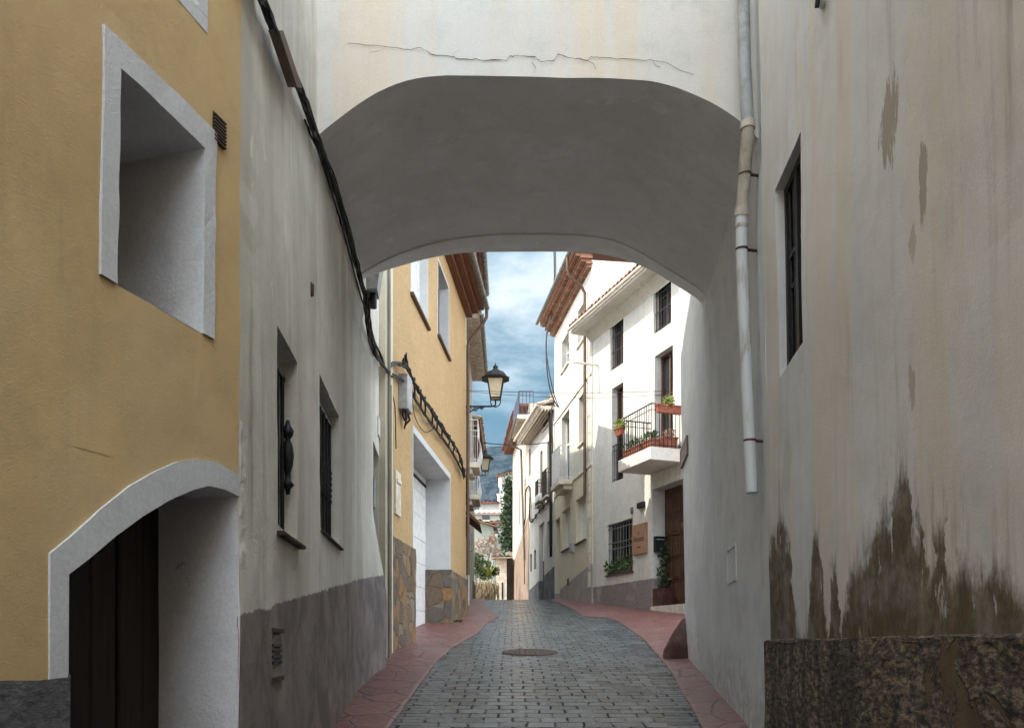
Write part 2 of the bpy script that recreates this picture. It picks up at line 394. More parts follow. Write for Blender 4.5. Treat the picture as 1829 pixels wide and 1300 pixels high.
M['glass'] = mat('dark window glass', (.012, .014, .016), .08, spec=.5)
M['door_black'] = mat('dark planks', rough=.6, fn=lambda n: (lambda k: {'color': n.ramp(k, [(.3, (.012, .008, .006)), (.7, (.03, .021, .016))]), 'normal': n.bump(k, .4, .006)})(n.noise(n.vm('MULTIPLY', n.pos(), (30, 30, 1.5)), 2, 5, .6)))
M['wood'] = mat('carved walnut', rough=.5, fn=lambda n: (lambda k: {'color': n.ramp(k, [(.3, (.03, .014, .007)), (.7, (.085, .038, .017))]), 'normal': n.bump(k, .3, .005)})(n.noise(n.vm('MULTIPLY', n.pos(), (26, 26, 2)), 2, 5, .6)))
M['signwood'] = mat('sign board', rough=.6, fn=lambda n: (lambda k: {'color': n.ramp(k, [(.3, (.25, .14, .075)), (.7, (.34, .20, .115))]), 'normal': n.bump(k, .3, .004)})(n.noise(n.vm('MULTIPLY', n.pos(), (12, 12, 2)), 3, 5, .6)))
M['brownpaint'] = simple('brown paint', (.10, .055, .035), .55)
M['soffitwood'] = mat('terracotta eave boards', rough=.75, fn=lambda n: (lambda k: {'color': n.ramp(k, [(.25, (.09, .032, .015)), (.75, (.19, .075, .035))]), 'normal': n.bump(k, .4, .01)})(n.noise(n.vm('MULTIPLY', n.pos(), (9, 2, 3)), 3, 5, .6)))
M['tile'] = mat('clay roof tiles', rough=.85, fn=lambda n: {'color': n.mix(n.m('MULTIPLY', n.step(n.noise(n.pos(), 6, 5, .65), .42, .66), .6), n.ramp(n.isl(), [(0, (.19, .08, .045)), (.35, (.27, .125, .07)), (.7, (.23, .12, .075)), (1, (.34, .20, .125))]), (.12, .085, .06)), 'normal': n.bump(n.noise(n.pos(), 60, 4, .6), .3, .006)})
M['tilepale'] = mat('pale lichen tiles', rough=.85, fn=lambda n: {'color': n.ramp(n.noise(n.pos(), 9, 5, .7), [(.3, (.2, .14, .1)), (.5, (.42, .34, .27)), (.7, (.58, .52, .45))]), 'normal': n.bump(n.noise(n.pos(), 40, 4, .6), .3, .01)})
M['tilered'] = simple('red tiles', (.36, .07, .045), .8, 0, .35, 3)
M['zinc'] = simple('grey zinc', (.17, .165, .15), .5, .4, .3, 9)
M['pipewhite'] = mat('old white pipe', rough=.5, fn=lambda n: (lambda p: {'color': n.mix(n.step(n.noise(n.vm('MULTIPLY', p, (8, 8, 1.5)), 1.5, 5, .65), .5, .72), (.56, .58, .57), (.3, .24, .17)), 'normal': n.bump(n.noise(p, 60, 3), .1, .003)})(n.pos()))
M['pipeclay'] = mat('stained clay pipe', rough=.7, fn=lambda n: {'color': n.ramp(n.noise(n.vm('MULTIPLY', n.pos(), (9, 9, 3)), 1.6, 6, .7), [(.33, (.25, .19, .14)), (.46, (.48, .42, .34)), (.7, (.6, .57, .51))])})
M['bluegrey'] = simple('grey paint', (.33, .34, .34), .5)
M['whitepaint'] = simple('white paint', (.7, .69, .66), .5, 0, .12)
M['creamstone'] = simple('cream stone', (.62, .56, .45), .8, 0, .2, 5, .3)
M['slabunder'] = simple('slab concrete', (.5, .45, .38), .85, 0, .25, 4, .3)
M['navy'] = simple('navy paint', (.03, .035, .06), .5)
M['greenshutter'] = simple('grey green shutter', (.2, .2, .15), .6)
M['terracotta'] = simple('terracotta', (.25, .078, .045), .75, 0, .3, 10, .2)
M['redpaint'] = mat('worn red paint', rough=.6, fn=lambda n: (lambda p: {'color': n.mix(n.step(n.noise(p, 6, 6, .7), .45, .68), (.05, .017, .012), (.115, .045, .032)), 'normal': n.bump(n.noise(p, 22, 5, .65), .5, .02)})(n.pos()))
M['rust'] = simple('rusty steel', (.07, .045, .03), .75, .2, .4, 20)
M['ceramic'] = mat('painted tile plaque', rough=.4, fn=lambda n: {'color': n.ramp(n.noise(n.pos(), 26, 4, .7), [(.35, (.1, .065, .05)), (.5, (.22, .15, .12)), (.7, (.3, .23, .19))])})
M['lampglass'] = mat('frosted lamp glass', (.60, .49, .30), .35, fn=lambda n: {'color': n.mix(n.noise(n.pos(), 9, 3), (.5, .4, .24), (.68, .58, .4))})
M['lampwhite'] = mat('opal lamp glass', (.85, .85, .82), .3)
M['crack'] = simple('dark crack line', (.10, .08, .06), .95)  # dark line colour of the plaster cracks
def leafmat(name, stops):
    return mat(name, rough=.55, fn=lambda n: {'color': n.ramp(n.isl(), stops)})
M['leaf'] = leafmat('green leaves', [(0, (.025, .055, .015)), (.5, (.05, .10, .025)), (1, (.10, .15, .04))])
M['leafdark'] = leafmat('dark leaves', [(0, (.012, .03, .01)), (.6, (.03, .06, .018)), (1, (.055, .09, .025))])
M['leafyellow'] = leafmat('yellow green leaves', [(0, (.10, .15, .03)), (.6, (.2, .24, .05)), (1, (.32, .30, .08))])
M['dry'] = leafmat('dry blossom', [(0, (.18, .11, .07)), (.5, (.32, .22, .16)), (1, (.5, .38, .3))])
M['straw'] = leafmat('dry straw', [(0, (.12, .085, .045)), (.5, (.20, .15, .08)), (1, (.28, .22, .13))])
M['bark'] = simple('bark', (.12, .09, .06), .9)
M['redflower'] = simple('red petals', (.4, .03, .02), .6)
M['ink'] = simple('dark lettering', (.06, .03, .02), .7)

# ------------------------------------------------------------------ the street
def road_fn(border):
    def fn(n):
        p = n.pos(); x, y, z = n.sep(p)
        w = n.new('ShaderNodeTexNoise'); n.put(w.inputs['Vector'], p); w.inputs['Scale'].default_value = 2.2; w.inputs['Detail'].default_value = 3
        q = n.vm('ADD', p, n.vm('MULTIPLY', n.vm('SUBTRACT', w.outputs['Color'], (.5, .5, .5)), (.10, .10, 0)))
        b = n.new('ShaderNodeTexBrick'); n.put(b.inputs['Vector'], q)
        b.offset = .5; b.squash = 1
        b.inputs['Scale'].default_value = 1
        b.inputs['Brick Width'].default_value = .62 if border else .24
        b.inputs['Row Height'].default_value = .13 if border else .2
        b.inputs['Mortar Size'].default_value = .014 if border else .013; b.inputs['Mortar Smooth'].default_value = .4
        n.put(b.inputs['Color1'], (1, 1, 1)); n.put(b.inputs['Color2'], (0, 0, 0)); n.put(b.inputs['Mortar'], (.5, .5, .5))
        mort = b.outputs['Fac']
        cell = n.sep(b.outputs['Color'])[0]
        nn = n.noise(p, 18, 6, .7); bg = n.noise(p, .9, 4, .6)
        c = n.mix(cell, (.06, .074, .080), (.115, .132, .138))
        c = n.mix(n.step(nn, .38, .66), c, n.mix(.7, c, (.02, .024, .026)))
        c = n.mix(n.m('MULTIPLY', n.step(bg, .5, .7), .4), c, (.13, .135, .13))
        # part of the joints is worn away
        k = n.m('MULTIPLY', mort, n.step(n.noise(p, 5, 4, .65), .36, .56, .12, .9))
        c = n.mix(k, c, (.006, .006, .006))
        rg = n.m('ADD', n.m('MULTIPLY', nn, .3), n.m('ADD', n.m('MULTIPLY', cell, .12), n.m('MULTIPLY', bg, .25)))
        rg = n.m('SUBTRACT', rg, .07)
        h = n.m('SUBTRACT', n.m('ADD', n.m('MULTIPLY', nn, .5), n.m('MULTIPLY', cell, .5)), n.m('MULTIPLY', mort, 1.6))
        return {'color': c, 'rough': n.m('ADD', rg, n.m('MULTIPLY', k, .5), clamp=True), 'spec': n.m('MULTIPLY', n.m('SUBTRACT', 1.0, k), n.step(n.m('ADD', n.m('MULTIPLY', cell, .5), n.m('MULTIPLY', nn, .6)), .2, .8, .25, .75)), 'normal': n.bump(h, .8, .016)}
    return fn
M['road'] = mat('stamped grey paving', fn=road_fn(False), spec=.6)
M['roadborder'] = mat('stamped grey border', fn=road_fn(True), spec=.5)
def pave_fn(n):
    p = n.pos()
    w = n.new('ShaderNodeTexNoise'); n.put(w.inputs['Vector'], p); w.inputs['Scale'].default_value = 3; w.inputs['Detail'].default_value = 3
    q = n.vm('ADD', n.vm('MULTIPLY', p, (1, .75, 0)), n.vm('MULTIPLY', w.outputs['Color'], (.12, .12, 0)))
    e = n.vor(q, 2.7, 'DISTANCE_TO_EDGE'); r = n.sep(n.vor(q, 2.7, 'F1', 'Color'))[0]
    nn = n.noise(p, 16, 6, .7)
    c = n.mix(r, (.145, .054, .044), (.20, .082, .068))
    c = n.mix(n.step(nn, .35, .72), c, n.mix(.5, c, (.10, .05, .045)))
    c = n.mix(n.m('MULTIPLY', n.step(n.noise(p, 1.3, 4), .52, .7), .4), c, (.21, .125, .11))
    k = n.step(e, .012, .03)
    c = n.mix(k, (.05, .025, .02), c)
    return {'color': c, 'rough': n.m('ADD', n.m('MULTIPLY', nn, .4), .25), 'normal': n.bump(n.m('ADD', n.m('MULTIPLY', k, 1.0), n.m('MULTIPLY', nn, .7)), .5, .012)}
M['pave'] = mat('stamped red paving', fn=pave_fn, spec=.4)
M['earth'] = simple('earth', (.12, .10, .07), .95, 0, .3, .8, .3)

def interp(tab, Y):
    if Y <= tab[0][0]: return tab[0][1]
    for (a, b), (c, d) in zip(tab, tab[1:]):
        if Y <= c: return b + (d - b) * (Y - a) / (c - a)
    return tab[-1][1]
def edge(pts):
    t = sorted((gp(x, y).y, gp(x, y).x) for x, y in pts)
    return t
LE = [(-14, -1.1)] + edge([(695.6, 1300), (743, 1233), (779, 1183), (808, 1156), (853, 1131), (866, 1116), (891, 1101), (880, 1094), (868, 1086), (865.5, 1071)]) + [(60, -1.2)]
RE_ = [(-14, 1.3)] + edge([(1254.6, 1300), (1223, 1245), (1198.5, 1199.5), (1173.6, 1170), (1148.6, 1141), (1126, 1125), (1094.6, 1104), (1042, 1100), (1020, 1086), (986.5, 1071)]) + [(60, .6)]
LI = [(-14, -.85)] + edge([(747.5, 1300), (783, 1233), (816, 1183), (849, 1152), (891, 1121), (909.6, 1100), (893, 1087), (878, 1071)]) + [(60, -.9)]
RI = [(-14, 1.05)] + edge([(1194, 1300), (1178, 1249), (1157, 1200), (1136, 1163), (1115, 1141), (1074, 1104), (1018, 1099), (998, 1086), (972, 1071)]) + [(60, .4)]
def wavy(Y, s): return .012 * mnoise.noise(Vector((Y * 1.7, s, 0)))
Ys = [-14 + .25 * i for i in range(int((60 + 14) / .25) + 1)]
mb = MB()
mb.add([(x, y, -.25 + (ground(y) if True else 0)) for y in [-400, -14] + [2 * i for i in range(-6, 40)] + [90, 200, 600, 900, 1300, 1800] for x in (-1500, -60, -8, 0, 8, 60, 1500)],
       [(i * 7 + k, i * 7 + k + 1, (i + 1) * 7 + k + 1, (i + 1) * 7 + k) for i in range(53) for k in range(6)])
struct(mb.build('ground', M['earth']))
rb = MB()
for s_, A, B, mi in ((0, LE, LI, 1), (1, LI, RI, 0), (2, RI, RE_, 1)):
    nx = 8 if mi == 0 else 2
    pts = []
    for Y in Ys:
        a = interp(A, Y) + wavy(Y, 1 if s_ == 0 else 2); b = interp(B, Y) + wavy(Y, 2 if s_ == 0 else 3)
        for k in range(nx + 1):
            X = a + (b - a) * k / nx
            pts.append((X, Y, ground(Y) - .02 * abs(X - .1) * 0 + .006 * mnoise.noise(Vector((X, Y, 0)))))
    rb.add(pts, [(i * (nx + 1) + k, i * (nx + 1) + k + 1, (i + 1) * (nx + 1) + k + 1, (i + 1) * (nx + 1) + k) for i in range(len(Ys) - 1) for k in range(nx)], mi, True)
struct(rb.build('road', [M['road'], M['roadborder']]))
for side, E in ((-1, LE), (1, RE_)):
    mb = MB(); pts = []
    offs = [0, 0.0, .03, .3, .7, 1.3, 2.2, 5.0]
    for Y in Ys:
        a = interp(E, Y) + wavy(Y, 1 if side < 0 else 3)
        for j, o in enumerate(offs):
            rise = -.12 if j == 0 else .012 if j == 1 else .022 if j == 2 else .022 + (.085 if side > 0 else .02) * min(1, o / .65)
            pts.append((a + side * o, Y, ground(Y) + rise + (.006 * mnoise.noise(Vector((o * 3, Y * 2, 4))) if j > 1 else 0)))
    k_ = len(offs)
    mb.add(pts, [(i * k_ + j, i * k_ + j + 1, (i + 1) * k_ + j + 1, (i + 1) * k_ + j) for i in range(len(Ys) - 1) for j in range(k_ - 1)], 0, False)
    struct(mb.build('pavement', M['pave']))
def pz(X, Y):                                            # pavement height beside a wall
    return ground(Y) + (.1 if X > 0 else .04)

# ------------------------------------------------------------------ house building kit
def facade(W, u0, u1, v0, v1, holes, D=4., st=.5, warp=0, warp2=0, caps=True, reveal_mi=0, cap0=True, cap1=True):
    """front wall with openings and their reveals, closed behind; holes: (u0,u1,v0,v1,depth[,arch])"""
    mb = MB()
    def cuts(a, b, xs):
        c = sorted({a, b, *[x for x in xs if a < x < b]}); out = []
        for p, q in zip(c, c[1:]):
            k = max(1, round((q - p) / st)); out += [p + (q - p) * i / k for i in range(k)]
        return out + [b]
    us = cuts(u0, u1, [h[i] for h in holes for i in (0, 1)]); vs = cuts(v0, v1, [h[i] for h in holes for i in (2, 3)])
    idx = {}
    for i, u in enumerate(us):
        for j, v in enumerate(vs): idx[i, j] = len(mb.v); mb.v.append(W.P(u, v))
    for i in range(len(us) - 1):
        for j in range(len(vs) - 1):
            cu, cv = (us[i] + us[i + 1]) / 2, (vs[j] + vs[j + 1]) / 2
            if any(h[0] < cu < h[1] and h[2] < cv < h[3] for h in holes): continue
            mb.f.append([idx[i, j], idx[i + 1, j], idx[i + 1, j + 1], idx[i, j + 1]]); mb.mi.append(0); mb.sm.append(False)
    for h in holes:
        a, b, c, d, dep = h[:5]
        if len(h) > 5:                                   # arched head: list of (u, v) from u0 to u1
            ar = h[5]
            path = [(a, c)] + ar + [(b, c)]
            for (p, q), (r, s) in zip(ar, ar[1:]):
                mb.add([W.P(p, q), W.P(r, s), W.P(r, d), W.P(p, d)], [(0, 1, 2, 3)])
        else: path = [(a, c), (a, d), (b, d), (b, c), (a, c)]
        for (p, q), (r, s) in zip(path, path[1:]):
            L = math.hypot(r - p, s - q); k = max(1, round(L / st)); dk = max(1, round(dep / .2)) if st < .3 else 1
            g = [W.P(p + (r - p) * i / k, q + (s - q) * i / k, -dep * jj / dk) for i in range(k + 1) for jj in range(dk + 1)]
            mb.add(g, [(i * (dk + 1) + jj, (i + 1) * (dk + 1) + jj, (i + 1) * (dk + 1) + jj + 1, i * (dk + 1) + jj + 1) for i in range(k) for jj in range(dk)], reveal_mi)
    if warp: mb.warp(warp, 1.1, warp2, 9)
    if caps:                                             # side walls, top and back of the house
        for u in ([u0] if cap0 else []) + ([u1] if cap1 else []): mb.add([W.P(u, v0), W.P(u, v0, -D), W.P(u, v1, -D), W.P(u, v1)], [(0, 1, 2, 3)])
        mb.add([W.P(u0, v1), W.P(u1, v1), W.P(u1, v1, -D), W.P(u0, v1, -D)], [(0, 1, 2, 3)])
        mb.add([W.P(u0, v0, -D), W.P(u1, v0, -D), W.P(u1, v1, -D), W.P(u0, v1, -D)], [(0, 1, 2, 3)])
    return mb

def pane(W, r, dep, root, kind='casement', frame=None, glass=None, name='window', label=None):
    """window part: frame and glazing bars at the back of the reveal, glass as a sub-part"""
    a, b, c, d = r; f = MB(); t = .045
    for q in ((a, a + t, c, d), (b - t, b, c, d), (a + t, b - t, c, c + t), (a + t, b - t, d - t, d)): f.box(W, *q, -dep, -dep + .05)
    mu = (a + b) / 2
    if kind == 'casement':
        f.box(W, mu - .03, mu + .03, c + t, d - t, -dep, -dep + .055)
        f.box(W, a + t, mu - .03, c + (d - c) * .6, c + (d - c) * .6 + .03, -dep + .005, -dep + .04); f.box(W, mu + .03, b - t, c + (d - c) * .6, c + (d - c) * .6 + .03, -dep + .005, -dep + .04)
    if kind == 'shutter':                                # roller blind of slats
        v = c + t
        while v < d - t - .01: f.box(W, a + t, b - t, v, min(v + .042, d - t), -dep + .004, -dep + .03); v += .05
    w = f.build(name, frame or M['brownpaint'], root)
    g = MB(); g.add([W.P(a, c, -dep - .004), W.P(b, c, -dep - .004), W.P(b, d, -dep - .004), W.P(a, d, -dep - .004)], [(0, 1, 2, 3)])
    g.build('glass', glass or M['glass'], w)
    if label: w['label'] = label
    return w

def grille(W, r, w, parent, nb=5, rails=(.08, .92), rad=.009, mat_=None, twist=False, scroll=False):
    a, b, c, d = r; g = MB()
    for i in range(nb):
        u = a + (b - a) * (i + .5) / nb
        if twist:
            pts = []; rs = []
            for k in range(41):
                t = k / 40; v = c + (d - c) * t
                on = .3 < t < .62
                pts.append(W.P(u, v, w)); rs.append(rad * (1.0 + (.75 * abs(math.sin(k * 1.57)) if on else 0)))
            g.tube(pts, rs, 6)
        else: g.tube([W.P(u, c, w), W.P(u, (c + d) / 2, w), W.P(u, d, w)], rad, 6)
    for t in rails:
        v = c + (d - c) * t; g.box(W, a, b, v - .012, v + .012, w - .006, w + .006)
    if scroll:                                           # a turned belly and balls on the outer bar
        u = b - .05; vm = c + (d - c) * .5
        pr = [(-.33, .01), (-.28, .018), (-.25, .038), (-.21, .018), (-.15, .016), (-.08, .03), (0, .036), (.08, .03), (.14, .014), (.17, .03), (.21, .036), (.25, .02), (.3, .01)]
        g.tube([W.P(u, vm + z * (d - c) * .75, w + .028) for z, _ in pr], [q for _, q in pr], 8)
    return g.build('grille', mat_ or M['iron'], parent)

def sill(W, r, parent, m, out=.05, th=.04, ext=.04, dep=0.):
    a, b, c, d = r
    return MB().bevbox(W, a - ext, b + ext, c - th, c - .002, -dep, out, .006).build('sill', m, parent)

def frame_band(W, r, parent, m, t=.06, top=.1, out=.012, bottom=False, name='surround', worn=False):
    a, b, c, d = r; mb = MB()
    if worn:                                             # hand laid band with uneven edges
        def strip(p0, p1, q0, q1, n=16):
            P0, P1, Q0, Q1 = (Vector((*x, 0)) for x in (p0, p1, q0, q1)); A = []
            for i in range(n + 1):
                k = i / n; x, y = P0.lerp(P1, k), Q0.lerp(Q1, k)
                e = .009 * mnoise.noise(Vector((y.x * 4, y.y * 4, 1))); dd = (y - x).normalized(); y = y + dd * e
                A += [W.P(x.x, x.y, -.03), W.P(x.x, x.y, out), W.P(y.x, y.y, out), W.P(y.x, y.y, -.03)]
            mb.add(A, [(i * 4 + j, i * 4 + j + 1, i * 4 + j + 5, i * 4 + j + 4) for i in range(n) for j in range(3)])
        strip((a, c), (a, d), (a - t, c), (a - t, d + top)); strip((b, c), (b, d), (b + t, c), (b + t, d + top)); strip((a, d), (b, d), (a - t, d + top), (b + t, d + top))
        mb.warp(.01, 1.1, .004, 9)
        return mb.build(name, m, parent)
    mb.box(W, a - t, a - .002, c, d + top, -.02, out); mb.box(W, b + .002, b + t, c, d + top, -.02, out); mb.box(W, a - .002, b + .002, d + .002, d + top, -.02, out)
    if bottom: mb.box(W, a - t, b + t, c - t, c - .002, -.02, out)
    return mb.build(name, m, parent)

def tile_roof(W, root, u0, u1, z, p, slope=.33, D=4., m=None, sp=.21, over=.09):
    """clay barrel tiles laid from the eave up the slope, on a thin deck"""
    m = m or M['tile']; mb = MB()
    th = .05
    mb.hexa([W.P(u0, z, p), W.P(u1, z, p), W.P(u1, z + th, p), W.P(u0, z + th, p),
             W.P(u0, z + slope * (D + p), -D), W.P(u1, z + slope * (D + p), -D), W.P(u1, z + th + slope * (D + p), -D), W.P(u0, z + th + slope * (D + p), -D)])
    k = max(1, int((u1 - u0) / sp)); sp = (u1 - u0) / k
    for i in range(k):
        uc = u0 + sp * (i + .5)
        for j in range(4):
            w0 = p + over - j * .42; w1 = w0 - .5
            jit = random.uniform(-.015, .015)
            pts = []
            for w, rr, dz in ((w0 + jit, sp * .47, .03), (w1, sp * .40, .0)):
                zb = z + th + slope * (p - w) + dz
                for a in range(7):
                    t = math.pi * a / 6; pts.append(W.P(uc - rr * math.cos(t), zb + rr * .75 * math.sin(t), w))
            mb.add(pts, [(a, a + 1, a + 8, a + 7) for a in range(6)], 0, True)
            inner = [W.P(uc - (sp * .47 - .018) * math.cos(math.pi * a / 6), z + th + slope * (p - w0) + .03 + (sp * .47 - .018) * .75 * math.sin(math.pi * a / 6), w0 + jit) for a in range(7)]
            mb.add(pts[:7] + inner, [(a, a + 7, a + 8, a + 1) for a in range(6)], 0)
    return mb.build('roof', m, root)

def gutter(W, root, u0, u1, z, w, r=.06, m=None):
    mb = MB(); n = 8; pts = []
    us = [u0 + (u1 - u0) * i / 6 for i in range(7)]
    for u in us:
        for k in range(n + 1):
            a = math.pi + math.pi * k / n; pts.append(W.P(u, z + r * math.sin(a), w + r * math.cos(a)))
        for k in range(n + 1):
            a = 2 * math.pi - math.pi * k / n; pts.append(W.P(u, z + (r - .008) * math.sin(a), w + (r - .008) * math.cos(a)))
    q = 2 * (n + 1)
    mb.add(pts, [(i * q + k, i * q + (k + 1) % q, (i + 1) * q + (k + 1) % q, (i + 1) * q + k) for i in range(6) for k in range(q)], 0, True)
    for i in (0, 6):
        b = i * q; mb.add([pts[b + k] for k in range(n + 1)], [tuple(range(n + 1))])
    for i in range(1, 12):                               # brackets
        u = u0 + (u1 - u0) * i / 12
        mb.tube([W.P(u, z + .02, w - r), W.P(u, z - r * .8, w - r * .75), W.P(u, z - r * 1.12, w), W.P(u, z - r * .8, w + r * .75), W.P(u, z + .01, w + r * 1.05)], .007, 5)
    return mb.build('gutter', m or M['zinc'], root)

def rail(W, parent, path, v0, v1, sp, m, rad=.009, bulge=0., handr=.016):
    """iron railing along a path of (u, w) corners"""
    g = MB()
    for (a, b), (c, d) in zip(path, path[1:]):
        L = math.hypot(c - a, d - b); k = max(1, int(L / sp))
        ou, ow = (b - d) / L, (c - a) / L
        if ow < 0: ou, ow = -ou, -ow
        for i in range(k + 1):
            t = i / k; u, w = a + (c - a) * t, b + (d - b) * t
            if bulge:
                pts = []
                for q in range(9):
                    s = q / 8; o = bulge * math.sin(math.pi * min(1, s * 1.5)) ** 2 if s < .67 else 0
                    pts.append(W.P(u + ou * o, v0 + (v1 - v0) * s, w + ow * o))
                g.tube(pts, rad, 5)
            else: g.tube([W.P(u, v0, w), W.P(u, v1, w)], rad, 5)
        for v, r_ in ((v1, handr), (v0 + .06, rad * 1.2), (v0 + (v1 - v0) * .86, rad)):
            g.tube([W.P(a, v, b), W.P(c, v, d)], r_, 6)
    return g.build('railing', m, parent)

def leaves(mb, c, r, n, size, up=.2, flat=.6, seed=0, mi=0):
    rnd = random.Random(seed)
    for _ in range(n):
        while True:
            q = Vector((rnd.uniform(-1, 1), rnd.uniform(-1, 1), rnd.uniform(-1, 1)))
            if .25 < q.length < 1: break
        p = Vector(c) + Vector((q.x * r[0], q.y * r[1], q.z * r[2]))
        d = (q + Vector((rnd.uniform(-1, 1), rnd.uniform(-1, 1), rnd.uniform(-.5, 1) + up))).normalized()
        s = size * rnd.uniform(.55, 1.3); t = d.cross(Vector((rnd.uniform(-1, 1), rnd.uniform(-1, 1), rnd.uniform(-1, 1)))).normalized() * s * flat * .5
        nrm = d.cross(t).normalized() * s * .12
        mb.add([p, p + d * s * .5 + t + nrm, p + d * s, p + d * s * .5 - t + nrm], [(0, 1, 2), (0, 2, 3)], mi)
    return mb
def blade(mb, p, d, L, w, droop=.5, n=6, mi=0):           # one arching strap leaf
    p = Vector(p); d = Vector(d).normalized(); side = d.cross(Vector((0, 0, 1)))
    side = side.normalized() if side.length > .05 else Vector((1, 0, 0))
    L_ = []; R_ = []
    for i in range(n + 1):
        t = i / n; q = p + d * L * t + Vector((0, 0, -droop * L * t * t)); ww = w * math.sin(math.pi * (.12 + .88 * t) ** .8) * .5 + .002
        L_.append(q - side * ww); R_.append(q + side * ww)
    mb.add(L_ + R_, [(i, i + 1, n + 2 + i, n + 1 + i) for i in range(n)], mi)

# ------------------------------------------------------------------ yellow house, near left
YW = Wall(-1.156, 3.556, .2663, 1, .004)
root = thing('yellow_house', 'yellow plastered house with deep square niche window and white arched doorway', 'house', (-3, 1, 0))
r1 = (YW.uv(208, 320)[0], YW.uv(362, 440)[0], YW.uv(207, 507)[1], YW.uv(213, 127)[1])
arch_in = [YW.uv(*p) for p in ((117, 1022), (150, 995), (200, 955), (250, 920), (300, 892), (340, 875), (370, 869), (398, 875), (426.5, 888))]
arch_out = [YW.uv(*p) for p in ((85, 985), (125, 950), (175, 905), (225, 867), (275, 840), (315, 826), (350, 822), (385, 828), (426.5, 850))]
uend = arch_in[-1][0] + .003
r2 = (YW.u(195, 20), YW.u(352, 20), YW.uv(350, 12)[1], YW.uv(350, 12)[1] + .75)
dl, dr = arch_in[0][0], arch_in[-1][0]; dtop = max(v for _, v in arch_in) + .002
mb = facade(YW, YW.uY(-12), uend, -2.0, 9.6, [(*r1, .62), (*r2, .4), (dl, dr, -.6, dtop, .40, arch_in)], 5, .16, .01, .004, reveal_mi=1, cap1=False)
mb.build('wall', [M['yellow'], M['niche']], root)
w = pane(YW, r1, .61, root, label='deep niche window in white surround')
frame_band(YW, r1, w, M['white'], .075, .10, .010, worn=True)
w = pane(YW, r2, .39, root)
frame_band(YW, r2, w, M['white'], .06, .1, .006, True)
mb = MB()                                                 # white band round the arched door
n_ = len(arch_in)
inn = [(dl, .1)] + arch_in; out = [(arch_out[0][0], .1)] + arch_out
for (a, b), (c, d), (e, f), (g, h) in zip(inn, inn[1:], out, out[1:]):
    mb.add([YW.P(a, b, .01), YW.P(c, d, .01), YW.P(g, h, .01), YW.P(e, f, .01)], [(0, 1, 2, 3)])
    mb.add([YW.P(g, h, .01), YW.P(e, f, .01), YW.P(e, f, -.02), YW.P(g, h, -.02)], [(0, 1, 2, 3)])
    mb.add([YW.P(a, b, .01), YW.P(c, d, .01), YW.P(c, d, -.05), YW.P(a, b, -.05)], [(0, 1, 2, 3)])
mb.warp(.01, 1.1, .004, 9)
mb.build('door_surround', M['white'], root)
mb = MB(); k = 7                                          # plank door
for i in range(k):
    a = dl - .05 + (dr - dl + .1) * i / k; b = dl - .05 + (dr - dl + .1) * (i + 1) / k
    mb.bevbox(YW, a + .004, b - .004, -.5, dtop + .05, -.47, -.395 + .006 * (i % 2), .008)
d = mb.build('door', M['door_black'], root)
mb = MB()
zt = YW.uv(50, 1207)[1]
mb = facade(YW, YW.uY(-12), dl - .0, -2, zt, [], .3, .12, .012, .008, False)
for v in mb.v: v += YW.n * .022
mb.add([YW.P(dl, -2, .02), YW.P(dl, zt, .02), YW.P(dl, zt, -.03), YW.P(dl, -2, -.03)], [(0, 1, 2, 3)])
mb.build('base_course', M['darkdado'], root)
mb = MB()
a, b = YW.u(379, 232), YW.u(400, 232); c, dd = YW.uv(389, 258)[1], YW.uv(389, 208)[1]
mb.box(YW, a, b, c, dd, -.03, .004, 1)
for i in range(8): mb.box(YW, a, b, c + (dd - c) * i / 8, c + (dd - c) * (i + .45) / 8, -.02, .014)
mb.build('vent', [M['rust'], M['iron']], root)

# ------------------------------------------------------------------ grey limewashed house, left under the arch
GW = Wall(-1.415, 6.75, -.0812, 1, 0)
root = thing('grey_house', 'grey streaked limewashed house with two small barred windows and brown painted base', 'house', (-3, 7, .6))
g1 = (GW.u(495, 760), GW.u(531, 760), GW.uv(495, 937)[1], GW.uv(495, 582)[1])
g2 = (GW.u(571, 800), GW.u(606, 800), GW.uv(571, 943)[1], GW.uv(571, 668)[1])
gd = (GW.uY(10.35), GW.uY(11.2), .3, GW.uv(667, 787)[1])
mb = facade(GW, GW.uY(3.55), GW.uY(11.25), -1, 9.6, [(*g1, .26), (*g2, .26), (*gd, .5)], 4, .14, .012, .005, cap0=False)
for v in mb.v:                                            # old rounded foot of the wall beside the doorway, and worn near corner
    if abs(v.x - (-1.415 - .0812 * (v.y - 6.75))) < .08:
        zz = v.z - ground(v.y)
        if 8.2 < v.y < 10.5 and zz < 1.9:
            v.x += .16 * ((v.y - 8.2) / 2.15) ** 2 * min(1, (1.9 - zz) / 1.0)
        if v.y < 3.9: v.x += .012 * mnoise.noise(Vector((v.z * 6, 2, 0)))
mb.build('wall', M['greyw'], root)
mb = MB(); nu, nv = 5, 150                                 # ragged plaster edge at the near corner
mb.add([GW.P(GW.uY(3.55) + .11 * i / nu, -.3 + 2.6 * j / nv, .0) for i in range(nu + 1) for j in range(nv + 1)], [(i * (nv + 1) + j, (i + 1) * (nv + 1) + j, (i + 1) * (nv + 1) + j + 1, i * (nv + 1) + j + 1) for i in range(nu) for j in range(nv)])
for q, v in enumerate(mb.v):
    i = q // (nv + 1); f = mnoise.noise(v * 9) + .7 * mnoise.noise(v * 23)
    v += GW.n * ((.006 if 0 < i < nu else -.004) + (.006 * f if i < nu else 0)) + GW.d * (.014 * f if i == nu else 0)
mb.build('corner_patch', M['greyw'], root)
w = pane(GW, g1, .24, root); sill(GW, (g1[0] - .02, g1[1] + .05, g1[2] - .03, 0), w, M['rust'], .045, .025, .0, 0)
